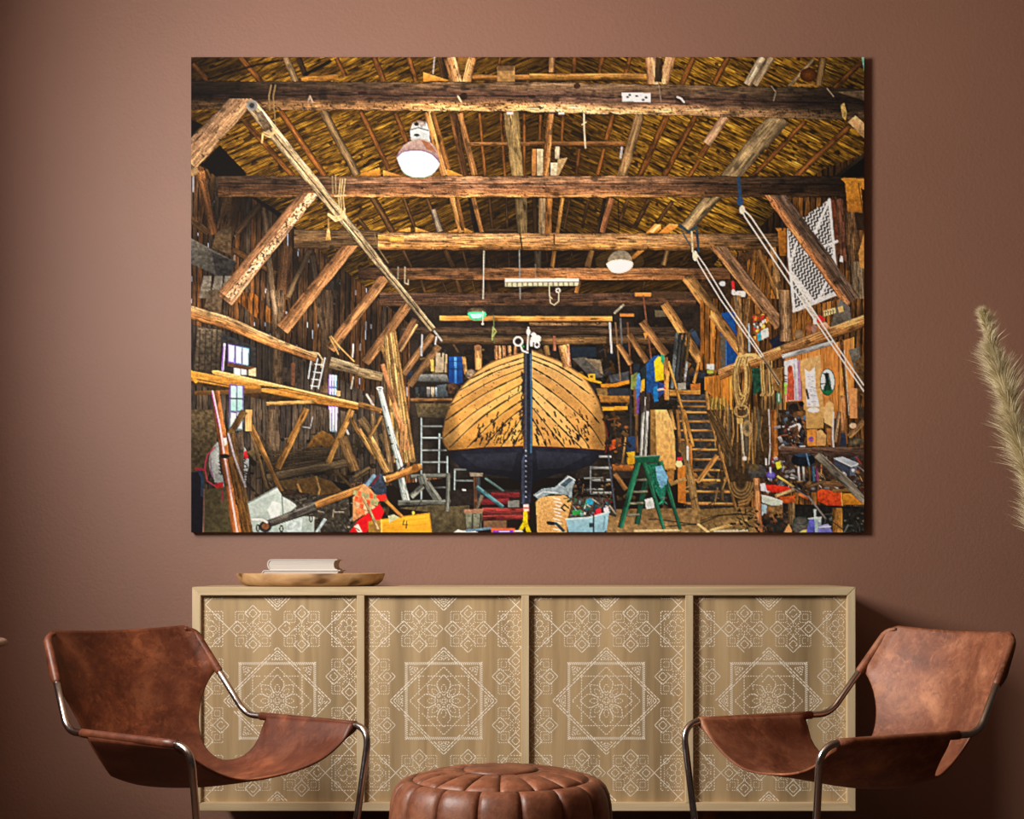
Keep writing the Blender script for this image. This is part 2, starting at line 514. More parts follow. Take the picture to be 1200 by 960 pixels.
def sling_chair(label, loc, rz, mat):
    e = empty('sling_chair', loc, rz)
    tag(e, label, 'chair')
    r = 0.0098
    UPT = (-0.458, 0.255, 0.805)       # top end of an upright
    BEND = (-0.270, HW, ARM_Z)
    def side_pts(s):
        return [(BEND[0] + (UPT[0] - BEND[0]) * .87, s * (HW + (UPT[1] - HW) * .87), ARM_Z + (UPT[2] - ARM_Z) * .87), (BEND[0], s * HW, ARM_Z), (0.262, s * HW, ARM_Z), (0.232, s * (HW - 0.075), r), (-0.33, s * (HW - 0.06), r)]
    pts = side_pts(-1) + side_pts(1)[::-1]
    rad = [0, 0.075, 0.055, 0.06, 0.07, 0.07, 0.06, 0.055, 0.075, 0]
    link('tube_frame', tube_mesh('tube_frame', fillet(pts, rad, 9), r, 16, dome=0), M_STEEL, e)
    # sling sheet
    NA, NB = 90, 96
    C = smooth_curve([0, .18, .36, .48, .58, .70, .84, 1.0],
                     [(.205, .430), (.04, .396), (-.13, .382), (-.255, .396), (-.340, .450), (-.402, .55), (-.450, .675), (-.497, .805)], NA, 40)
    E = smooth_curve([0, .36, .46, .56, .66, .74, 1.0],
                     [(.205, HW, ARM_Z), (-.20, HW, ARM_Z), (-.29, HW, ARM_Z + .004), (-.350, HW - .006, .578), (-.372, HW - .015, .635), (-.378, .283, .676), (UPT[0] - .004, UPT[1], UPT[2] + .006)], NA, 8)
    vs, fs = [], []
    for i in range(NA):
        a = i / (NA - 1)
        w = 1.0
        if 0.345 < a < 0.735:
            s = (a - 0.345) / 0.39
            w = 1.0 - 0.40 * math.sin(math.pi * s ** 0.86) ** 0.75
        if a > 0.90:          # rounded top corners
            w = 1.0 - 0.11 * (1 - math.sqrt(max(0.0, 1 - ((a - 0.90) / 0.10) ** 2)))
        back = min(1, max(0, (a - 0.45) / 0.25)); back = back * back * (3 - 2 * back)
        cu, cz = C[i]; eu, ev, ez = E[i]
        for j in range(NB):
            t = (-1 + 2 * j / (NB - 1)) * w
            ps = abs(t) ** (2.5 + 2.0 * min(1.0, a / 0.36))
            pb = abs(t) ** 1.7
            p = ps * (1 - back) + pb * back
            top = 0.0
            if a > 0.9:       # faint dip along the top edge
                top = -0.004 * (a - 0.9) / 0.1 * (1 - t * t)
            wr = 0.004 * math.sin(9 * a + 5 * t) * (1 - t * t) * (1 - back)
            vs.append((cu + (eu - cu) * p, ev * t, cz + (ez - cz) * p + top + wr))
    for i in range(NA - 1):
        for j in range(NB - 1):
            fs.append((i * NB + j, i * NB + j + 1, (i + 1) * NB + j + 1, (i + 1) * NB + j))
    sl = link('leather_sling', mesh_from('leather_sling', vs, fs, True), mat, e)
    # the sheet swells into its sleeves where it is wrapped round the tubes
    vg = sl.vertex_groups.new(name='wrap')
    for i in range(NA):
        a = i / (NA - 1)
        on = 1.0 if a < 0.335 else (min(1.0, max(0.0, (a - 0.72) / 0.05)) if a < 0.95 else max(0.0, (1 - a) / 0.05))
        for j in range(NB):
            tt = abs(-1 + 2 * j / (NB - 1))
            s = min(1.0, max(0.0, (tt - 0.86) / 0.13)); s = s * s * (3 - 2 * s)
            vg.add([i * NB + j], 0.22 + 0.74 * s * on, 'REPLACE')
    md = sl.modifiers.new('thick', 'SOLIDIFY'); md.thickness = 0.0250; md.offset = 0
    md.vertex_group = 'wrap'
    up = Vector((BEND[0], HW, ARM_Z)); tp = Vector(UPT)
    for s in (-1, 1):
        link('arm_sleeve', tube_mesh('arm_sleeve', [(.205 - .405 * k / 8, s * HW, ARM_Z) for k in range(9)], 0.0122, 16), mat, e)
        a, b = up.lerp(tp, 0.50), up.lerp(tp, 0.90)
        pth = [Vector((q.x, s * q.y, q.z)) for q in (a.lerp(b, k / 8) for k in range(9))]
        # sleeve curls inwards over the top end
        d = (pth[-1] - pth[-2]).normalized()
        pth += [pth[-1] + d * 0.012 + Vector((0, -s * 0.004, 0)), pth[-1] + d * 0.021 + Vector((0, -s * 0.012, 0)), pth[-1] + d * 0.026 + Vector((0, -s * 0.026, 0))]
        link('back_sleeve', tube_mesh('back_sleeve', pth, 0.0122, 16, dome=4, taper=lambda q_: 1.0 if q_ < .75 else 1.0 - 2.2 * (q_ - .75)), mat, e)
    return e

sling_chair('cognac leather sling chair in front of the tray end of the sideboard', (-0.797, -0.945, 0), math.radians(-40.5), M_LEATH_A)
sling_chair('cognac leather sling chair standing in front of the pampas grass', (0.864, -0.911, 0), math.radians(207.5), M_LEATH_B)

# ------------------------------------------------------------------ leather pouf
PF = (-0.030, -1.05, 0.0)
pouf = empty('pouf', PF, math.radians(11.25 - 90 + 0))
tag(pouf, 'round brown leather pouf with stitched panels between the two chairs', 'pouf')
NSEG = 16
def pouf_panel(name, prof, puff, gap, off):
    """one puffed panel: prof is [(r,z)] from top to bottom, spans one segment of the circle"""
    nu, nv = 9, len(prof)
    half = math.pi / NSEG
    vs, fs = [], []
    for layer in (0, 1):
        for j in range(nv):
            r0, z0 = prof[j]
            a, b = prof[max(j - 1, 0)], prof[min(j + 1, nv - 1)]
            tx, tz = b[0] - a[0], b[1] - a[1]
            L = math.hypot(tx, tz)
            nx, nz = -tz / L, tx / L
            if nx < 0 and nz < 0: nx, nz = -nx, -nz
            if nz < 0 and nx <= 0: nx, nz = -nx, -nz
            sv = j / (nv - 1)
            pv = 1 - abs(2 * sv - 1) ** 5
            for i in range(nu):
                su = -1 + 2 * i / (nu - 1)
                pu = 1 - abs(su) ** 5.0
                h = puff * pu * pv if layer == 0 else -0.008
                th = off + half * su * (1 - gap / max(r0, 0.05))
                r = r0 + nx * h; z = z0 + nz * h
                vs.append((r * math.cos(th), r * math.sin(th), z))
    B = nu * nv
    for j in range(nv - 1):
        for i in range(nu - 1):
            q = j * nu + i
            fs.append((q, q + nu, q + nu + 1, q + 1))
            fs.append((B + q, B + q + 1, B + q + nu + 1, B + q + nu))
    for i in range(nu - 1):
        fs.append((i, i + 1, B + i + 1, B + i)); q = (nv - 1) * nu + i
        fs.append((q + 1, q, B + q, B + q + 1))
    for j in range(nv - 1):
        q = j * nu
        fs.append((q + nu, q, B + q, B + q + nu)); q = j * nu + nu - 1
        fs.append((q, q + nu, B + q + nu, B + q))
    me = mesh_from(name, vs, fs, True)
    bm = bmesh.new(); bm.from_mesh(me); bmesh.ops.recalc_face_normals(bm, faces=bm.faces); bm.to_mesh(me); bm.free()
    return me
side_prof = [(0.236, 0.421), (0.250, 0.419), (0.264, 0.412), (0.276, 0.399), (0.284, 0.381), (0.289, 0.355), (0.292, 0.31), (0.293, 0.25), (0.291, 0.18), (0.284, 0.11), (0.270, 0.05), (0.25, 0.018), (0.22, 0.006)]
top_prof = [(0.094, 0.444), (0.115, 0.443), (0.14, 0.441), (0.17, 0.437), (0.20, 0.431), (0.222, 0.425), (0.238, 0.419)]
me_s = pouf_panel('side_panel', side_prof, 0.0075, 0.0016, math.pi / NSEG)
me_t = pouf_panel('top_panel', top_prof, 0.0065, 0.0012, 0.0)
for k in range(NSEG):
    o = link('side_panel', me_s, M_LEATH_P, pouf); o.rotation_euler = (0, 0, k * 2 * math.pi / NSEG)
    o = link('top_panel', me_t, M_LEATH_P, pouf); o.rotation_euler = (0, 0, (k + 0.5) * 2 * math.pi / NSEG + math.pi / NSEG)
link('core', lathe_mesh('core', [(0.2, 0.002), (0.245, 0.02), (0.266, 0.06), (0.284, 0.18), (0.286, 0.27), (0.282, 0.35), (0.27, 0.392), (0.245, 0.410), (0.10, 0.436), (0.01, 0.438)], 48), M_LEATH_P, pouf)
link('crown_disc', lathe_mesh('crown_disc', [(0.098, 0.438), (0.100, 0.445), (0.096, 0.451), (0.08, 0.4535), (0.05, 0.4545), (0.03, 0.4535), (0.006, 0.452)], 48), M_LEATH_P, pouf)

# ------------------------------------------------------------------ pampas grass in a floor vase
GY = -0.55
def gp(px, py):
    D = 5.25 + GY
    return Vector(((px - 600) * D / FPX, GY, 1 - (py - 660) * D / FPX))
gx = (gp(1153, 368), gp(1165, 415), gp(1184, 480), gp(1203, 550), gp(1222, 640))
VASE = (1.72, GY, 0.0)
grass = empty('pampas_grass', (VASE[0], VASE[1], 0.02))
tag(grass, 'tall feathery pale green pampas grass plume beside the chair against the brown wall', 'dried grass')
def bez(ctrl, n):
    P = [Vector(c) for c in ctrl]
    out = []
    for i in range(n):
        s = i / (n - 1) * (len(P) - 1)
        k = min(int(s), len(P) - 2); f = s - k
        p0, p1, p2, p3 = P[max(k - 1, 0)], P[k], P[k + 1], P[min(k + 2, len(P) - 1)]
        out.append(0.5 * ((2 * p1) + (p2 - p0) * f + (2 * p0 - 5 * p1 + 4 * p2 - p3) * f * f + (3 * p1 - p0 - 3 * p2 + p3) * f ** 3))
    return out
base = Vector(grass.location)
stem_pts = [p - base for p in bez(list(gx) + [Vector((1.68, GY, 0.72)), Vector((VASE[0], GY, 0.03))], 40)]
t = NT('pampas_stem'); M_STEM = t.set(Base_Color=t.ramp(t.noise(t.coords((1, 1, 12)), 6), [(0.3, rgb(128, 108, 66)), (0.7, rgb(160, 140, 92))]), Roughness=0.7)
t = NT('pampas_plume')
M_PLUME = t.set(Base_Color=t.ramp(t.noise(t.coords(), 16, 4), [(0.3, rgb(196, 180, 136)), (0.7, rgb(240, 228, 190))]), Roughness=0.85)
link('stem', tube_mesh('stem', stem_pts, 0.0035, 8, taper=lambda s: 0.25 + 0.75 * s), M_STEM, grass)
axis = [p - base for p in bez(list(gx), 120)]
rnd = random.Random(5)
vs, fs = [], []
for i in range(15000):
    s = rnd.random() ** 0.9
    k = int(s * 118)
    p = axis[k].lerp(axis[k + 1], rnd.random())
    tan = (axis[max(k - 2, 0)] - axis[min(k + 3, 119)]).normalized()      # towards the tip
    a = rnd.uniform(0, 2 * math.pi)
    e1 = tan.cross(Vector((0, 1, 0))).normalized(); e2 = tan.cross(e1)
    rad_ = e1 * math.cos(a) + e2 * math.sin(a)
    lump = 0.95 + 0.25 * math.sin(s * 19 + math.cos(a) * 1.2)
    ln = rnd.uniform(0.045, 0.10) * (0.30 + 0.90 * min(1, s * 2.2)) * lump
    spread = abs(rnd.gauss(0, 0.30)) + 0.04 * (0.35 + 0.65 * min(1, s * 3))
    d = (tan * 1.0 + rad_ * spread * 1.15 + Vector((rnd.gauss(0, .12), rnd.gauss(0, .12), rnd.gauss(0, .12)))).normalized()
    sd = d.cross(Vector((rnd.gauss(0, 1), rnd.gauss(0, 1), rnd.gauss(0, 1)))).normalized() * rnd.uniform(0.0004, 0.0008)
    mid = p + d * ln * 0.55
    tip = p + d * ln + (rad_ * 0.10 - tan * 0.04) * ln * 1.5
    b = len(vs)
    vs += [p - sd, p + sd, mid + sd * 0.9, mid - sd * 0.9, tip]
    fs += [(b, b + 1, b + 2, b + 3), (b + 3, b + 2, b + 4)]
pl = link('plume', mesh_from('plume', vs, fs), M_PLUME, grass)
tag(pl, 'feathery seed head', kind='stuff')
M_VASE = mat_plain('clay_vase', rgb(120, 82, 62), 0.7, bump=0.2)
vase = link('floor_vase', lathe_mesh('floor_vase', [(0.07, 0.0), (0.10, 0.01), (0.13, 0.14), (0.12, 0.28), (0.07, 0.42), (0.05, 0.50), (0.055, 0.53), (0.046, 0.53), (0.042, 0.50), (0.06, 0.42), (0.10, 0.28), (0.11, 0.14), (0.08, 0.018), (0.001, 0.016)], 40), M_VASE)
vase.location = VASE
tag(vase, 'brown clay floor vase holding the pampas grass', 'vase')

# ------------------------------------------------------------------ small table by the window wall (only its rim shows)
table = empty('side_table', (-1.745, -0.65, 0))
tag(table, 'small round side table with a pale rounded edge near the sling chair', 'table')
M_TAB = mat_plain('table_top_stone', rgb(150, 122, 106), 0.5, var=0.06)
zt = 1 - 94 * 4.6 / FPX
link('table_top', lathe_mesh('table_top', [(0.001, zt - .011), (.242, zt - .011), (.249, zt - .008), (.2535, zt), (.249, zt + .008), (.242, zt + .011), (.001, zt + .011)], 64), M_TAB, table)
link('table_leg', lathe_mesh('table_leg', [(.016, 0.012), (.016, zt - .012)], 20), M_STEEL, table)
link('table_base', lathe_mesh('table_base', [(.13, 0.0), (.132, .006), (.125, .012), (.015, .016)], 40), M_STEEL, table)

# ------------------------------------------------------------------ the picture on the wall
# a flat print: its colours are drawn here by code, in 788 x 557 units, onto the canvas's own mesh
PIC_GAIN = 1.30
PW, PH, SS = 788, 557, 2
PX0, PY0 = 224.0, 67.0
IMG = np.zeros((PH * SS, PW * SS, 3), np.float32)
ORG = [0.0, 0.0, 1.0]
RNG = np.random.RandomState(11)
SEED = [1]
def at(ox, oy, sc=6.0): ORG[:] = [ox, oy, sc]
def q(p):
    return ((ORG[0] + p[0] / ORG[2] - PX0) * SS, (ORG[1] + p[1] / ORG[2] - PY0) * SS)
def k_(w): return w / ORG[2] * SS
def nseed():
    SEED[0] += 1
    return SEED[0]
def hsh(ix, iy, s):
    h = (ix.astype(np.int64) * 374761393 + iy.astype(np.int64) * 668265263 + int(s) * 1274126177) & 0xffffffff
    h = ((h ^ (h >> 13)) * 1274126177) & 0xffffffff
    return ((h ^ (h >> 16)) & 0xffff).astype(np.float32) / 65535.0
def vn(x, y, s):
    ix, iy = np.floor(x), np.floor(y)
    fx, fy = x - ix, y - iy
    fx = fx * fx * (3 - 2 * fx); fy = fy * fy * (3 - 2 * fy)
    ix = ix.astype(np.int64); iy = iy.astype(np.int64)
    a = hsh(ix, iy, s); b = hsh(ix + 1, iy, s); c = hsh(ix, iy + 1, s); d = hsh(ix + 1, iy + 1, s)
    return (a * (1 - fx) + b * fx) * (1 - fy) + (c * (1 - fx) + d * fx) * fy
def window(xs, ys, pad=2):
    x0 = max(0, int(min(xs) - pad)); x1 = min(PW * SS, int(max(xs) + pad) + 1)
    y0 = max(0, int(min(ys) - pad)); y1 = min(PH * SS, int(max(ys) + pad) + 1)
    if x1 <= x0 or y1 <= y0: return None
    Y, X = np.mgrid[y0:y1, x0:x1].astype(np.float32)
    return (slice(y0, y1), slice(x0, x1)), X + 0.5, Y + 0.5
def inside(X, Y, P):
    m = np.zeros(X.shape, bool)
    n = len(P)
    for i in range(n):
        (x0, y0), (x1, y1) = P[i], P[(i + 1) % n]
        if y0 == y1: continue
        c = ((Y >= y0) != (Y >= y1)) & (X < (x1 - x0) * (Y - y0) / (y1 - y0) + x0)
        m ^= c
    return m
def put(sl, m, col, a=1.0):
    v = IMG[sl]
    if np.isscalar(a): v[m] = v[m] * (1 - a) + np.clip(col, 0, 255)[m] * a
    else: v[m] = v[m] * (1 - a[m][:, None]) + np.clip(col, 0, 255)[m] * a[m][:, None]
def cc(c): return np.array(c, np.float32)

def poly(P, c, c2=None, tex=0.18, ts=3.0, a=1.0, horiz=False, st=1.0):
    """flat filled shape; c2 = colour at the far end; tex = mottling"""
    P = [q(p) for p in P]
    w = window([p[0] for p in P], [p[1] for p in P])
    if w is None: return
    sl, X, Y = w
    m = inside(X, Y, P)
    if not m.any(): return
    col = np.ones(X.shape + (3,), np.float32) * cc(c)
    if c2 is not None:
        ax = X if horiz else Y
        lo, hi = ax[m].min(), ax[m].max()
        f = ((ax - lo) / max(hi - lo, 1))[..., None]
        col = cc(c) * (1 - f) + cc(c2) * f
    s = nseed()
    n = vn(X / (ts * SS * st), Y / (ts * SS), s) * .6 + vn(X / (1.2 * SS), Y / (1.2 * SS), s + 77) * .4
    put(sl, m, col * (1 + tex * 2 * (n - .5))[..., None], a)

def ell(cx, cy, rx, ry, c, c2=None, tex=0.12, a=1.0, r0=0.0):
    x, y = q((cx, cy)); rx, ry = k_(rx), k_(ry)
    w = window([x - rx, x + rx], [y - ry, y + ry])
    if w is None: return
    sl, X, Y = w
    d = np.sqrt(((X - x) / rx) ** 2 + ((Y - y) / ry) ** 2)
    m = (d <= 1) & (d >= r0)
    col = np.ones(X.shape + (3,), np.float32) * cc(c)
    if c2 is not None: col = cc(c) * (1 - d[..., None]) + cc(c2) * d[..., None]
    n = vn(X / (2 * SS), Y / (2 * SS), nseed())
    put(sl, m, col * (1 + tex * 2 * (n - .5))[..., None], a)

def line(P, w, c, a=1.0, tex=0.15):
    P = [q(p) for p in P]; w = k_(w)
    win = window([p[0] for p in P], [p[1] for p in P], w + 2)
    if win is None: return
    sl, X, Y = win
    d = np.full(X.shape, 1e9, np.float32)
    for (x0, y0), (x1, y1) in zip(P[:-1], P[1:]):
        L2 = max((x1 - x0) ** 2 + (y1 - y0) ** 2, 1e-6)
        t = np.clip(((X - x0) * (x1 - x0) + (Y - y0) * (y1 - y0)) / L2, 0, 1)
        d = np.minimum(d, np.hypot(X - x0 - t * (x1 - x0), Y - y0 - t * (y1 - y0)))
    al = np.clip(w / 2 - d + .5, 0, 1) * a
    n = vn(X / 3, Y / 3, nseed())
    put(sl, al > 0, np.ones(X.shape + (3,), np.float32) * cc(c) * (1 + tex * 2 * (n - .5))[..., None], al)

def wood(p0, p1, w, cols, w1=None, g=0.35, speck=0.0, sp_from=-1.0, along=None, edge=0.72, crack=0.0, ymin=None):
    """a timber: cols run across it (first = left of the direction when y is down: for a rightward beam the top)"""
    (x0, y0), (x1, y1) = q(p0), q(p1)
    wa = k_(w); wb = k_(w1 if w1 is not None else w)
    W = max(wa, wb)
    win = window([x0, x1], [y0, y1], W)
    if win is None: return
    sl, X, Y = win
    L = math.hypot(x1 - x0, y1 - y0)
    dx, dy = (x1 - x0) / L, (y1 - y0) / L
    u = (X - x0) * dx + (Y - y0) * dy
    d = -(X - x0) * dy + (Y - y0) * dx
    s = nseed()
    hw = (wa + (wb - wa) * np.clip(u / L, 0, 1)) / 2
    hw = hw * (1 + 0.10 * (vn(u / 18, u * 0 + np.sign(d) * 3, s + 5) - .5))
    m = (u >= 0) & (u <= L) & (np.abs(d) <= hw)
    if ymin is not None: m &= Y > (ymin - PY0) * SS
    if not m.any(): return
    v = np.clip(d / np.maximum(hw, .5), -1, 1)
    C = np.array(cols, np.float32)
    if len(C) == 1: C = np.repeat(C, 2, 0)
    wob = v + 0.22 * (vn(u / 26, v * 1.5, s + 9) - .5)
    f = np.clip((wob + 1) / 2, 0, 1) * (len(C) - 1)
    i0 = np.minimum(f.astype(int), len(C) - 2); ff = (f - i0)[..., None]
    col = C[i0] * (1 - ff) + C[i0 + 1] * ff
    lum = (col @ cc((.3, .6, .1)))[..., None]
    col = col * .84 + lum * cc((1.06, 1.0, .86)) * .16
    n = vn(u / (18 * SS), d / (0.7 * SS), s) * .5 + vn(u / (6 * SS), d / (0.5 * SS), s + 3) * .35 + vn(u / (0.9 * SS), d / (0.9 * SS), s + 4) * .25
    fac = 1 + g * 2.5 * (n - .55)
    fac *= .80 + .42 * vn(u / (20 * SS), d / (6 * SS), s + 51)
    fac *= np.where(vn(u / (12 * SS), d / (.8 * SS), s + 61) > .84, .6, 1.0)
    kn = vn(u / (11 * SS), d / (4 * SS), s + 21)
    fac *= 1 - 0.35 * np.clip((kn - .72) * 6, 0, 1)
    if along is not None:
        fac *= np.interp(u / L, np.linspace(0, 1, len(along)), along)
    fac *= np.where(np.abs(v) > 1 - 1.3 / np.maximum(hw, 1.6), edge, 1.0)
    if crack:
        cr = np.abs(v - crack - 0.10 * (vn(u / 60, u * 0, s + 31) - .5)) * hw
        fac *= np.where(cr < 1.1, 0.4, 1.0)
    if speck:
        k = vn(u / (1.9 * SS), d / (1.3 * SS), s + 41)
        fac *= np.where((k > 1 - speck) & (v > sp_from), 0.38, 1.0)
        fac *= np.where((k < speck * .7) & (v > sp_from), 1.22, 1.0)
    put(sl, m, col * fac[..., None])

def thatch(P, ang, gain):
    P = [q(p) for p in P]
    sl, X, Y = window([p[0] for p in P], [p[1] for p in P])
    m = inside(X, Y, P)
    wv = (vn(X / 90, Y / 90, nseed()) - .5) * 8
    a = math.radians(ang)
    u = X * math.cos(a) + Y * math.sin(a) + wv
    d = -X * math.sin(a) + Y * math.cos(a) + wv * .4
    s = nseed()
    n = vn(u / (17 * SS), d / (.62 * SS), s) * .42 + vn(u / (9 * SS), d / (1.0 * SS), s + 1) * .36 + vn(u / (4.0 * SS), d / (.5 * SS), s + 2) * .26
    pt = vn(X / (22 * SS), Y / (14 * SS), s + 3) * .5 + vn(u / (24 * SS), d / (4 * SS), s + 4) * .5
    val = np.clip(.10 + (n - .24) * 1.15, 0, 1) * np.clip(.62 + .75 * (pt - .25), 0.3, 1.3)
    dk = vn(u / (9 * SS), d / (2.2 * SS), s + 12)
    val *= np.where(dk > .80, .35, 1.0)
    row = np.abs(((d / SS + 5 * (vn(u / 40, d * 0, s + 6) - .5)) % 19) - 9.5)
    val *= np.where(row < 1.2, .55, 1.0)
    gx = np.interp(X / SS + PX0, [g[0] for g in gain], [g[1] for g in gain])
    val = val * gx
    st = np.array([(18, 12, 5), (70, 46, 12), (130, 92, 24), (188, 140, 42), (236, 194, 92)], np.float32)
    f = np.clip(val * 1.12, 0, .999) * 4
    i0 = f.astype(int); ff = (f - i0)[..., None]
    put(sl, m, st[i0] * (1 - ff) + st[i0 + 1] * ff)

def planks(P, ang, wd, cols, g=0.4, gap=0.12, gapc=(12, 9, 7), slit=0.0, slitc=(205, 215, 235)):
    P = [q(p) for p in P]
    w = window([p[0] for p in P], [p[1] for p in P])
    if w is None: return
    sl, X, Y = w
    m = inside(X, Y, P)
    a = math.radians(ang); wd = k_(wd)
    u = X * math.cos(a) + Y * math.sin(a)
    d = -X * math.sin(a) + Y * math.cos(a)
    s = nseed()
    idf = d / wd; i = np.floor(idf); fr = idf - i
    r = hsh(i.astype(np.int64), i.astype(np.int64) * 0 + 3, s)
    C = np.array(cols, np.float32)
    col = C[np.minimum((r * len(C)).astype(int), len(C) - 1)]
    d2 = d + 3 * (vn(u / (30 * SS), i, s + 17) - .5) * SS
    n = vn(u / (16 * SS), d2 / (.7 * SS), s + 1) * .5 + vn(u / (5 * SS), d2 / (.5 * SS), s + 2) * .4 + vn(u / (12 * SS), d / (7 * SS), s + 8) * .45
    col = col * np.clip(1 + g * 2.6 * (n - .68), .12, 2)[..., None]
    gm = fr < gap * (.5 + 1.2 * vn(u / (15 * SS), i, s + 19))
    col[gm] = cc(gapc)
    if slit:
        sm = (fr < gap * 1.0) & (vn(u / (13 * SS), i, s + 5) > 1 - slit)
        col[sm] = cc(slitc)
    put(sl, m, col)

def spl(P, n=8):
    out = []
    for k in range(len(P) - 1):
        p0, p1, p2, p3 = P[max(k - 1, 0)], P[k], P[k + 1], P[min(k + 2, len(P) - 1)]
        for j in range(n):
            f = j / n
            out.append(tuple(.5 * (2 * p1[i] + (p2[i] - p0[i]) * f + (2 * p0[i] - 5 * p1[i] + 4 * p2[i] - p3[i]) * f * f + (3 * p1[i] - p0[i] - 3 * p2[i] + p3[i]) * f ** 3) for i in (0, 1)))
    return out + [tuple(P[-1])]

def shade(cx, cy, rx, ry, k):
    x, y = q((cx, cy)); rx, ry = k_(rx), k_(ry)
    w = window([x - rx, x + rx], [y - ry, y + ry])
    if w is None: return
    sl, X, Y = w
    d = np.clip(1 - ((X - x) / rx) ** 2 - ((Y - y) / ry) ** 2, 0, 1)
    IMG[sl] *= (1 + (k - 1) * d * d * (3 - 2 * d))[..., None]

def clutter(x0, y0, x1, y1, n, cols, smin=1.0, smax=5.0, elong=3.0):
    """many small odds and ends, in picture units"""
    at(0, 0, 1)
    for _ in range(n):
        c = cc(cols[RNG.randint(len(cols))]) * RNG.uniform(.55, 1.25)
        x, y = RNG.uniform(x0, x1), RNG.uniform(y0, y1)
        s = RNG.uniform(smin, smax); a = RNG.uniform(0, math.pi); e = s * RNG.uniform(1, elong)
        k = RNG.rand()
        if k < .45:
            line([(x, y), (x + e * math.cos(a), y + e * math.sin(a))], s * .35, c)
        elif k < .75:
            poly([(x, y), (x + e * math.cos(a), y + e * math.sin(a)), (x + e * math.cos(a) - s * math.sin(a), y + e * math.sin(a) + s * math.cos(a)), (x - s * math.sin(a), y + s * math.cos(a))], c, tuple(c * .6))
        else:
            ell(x, y, s * .7, s * .5, c, tuple(c * .5))

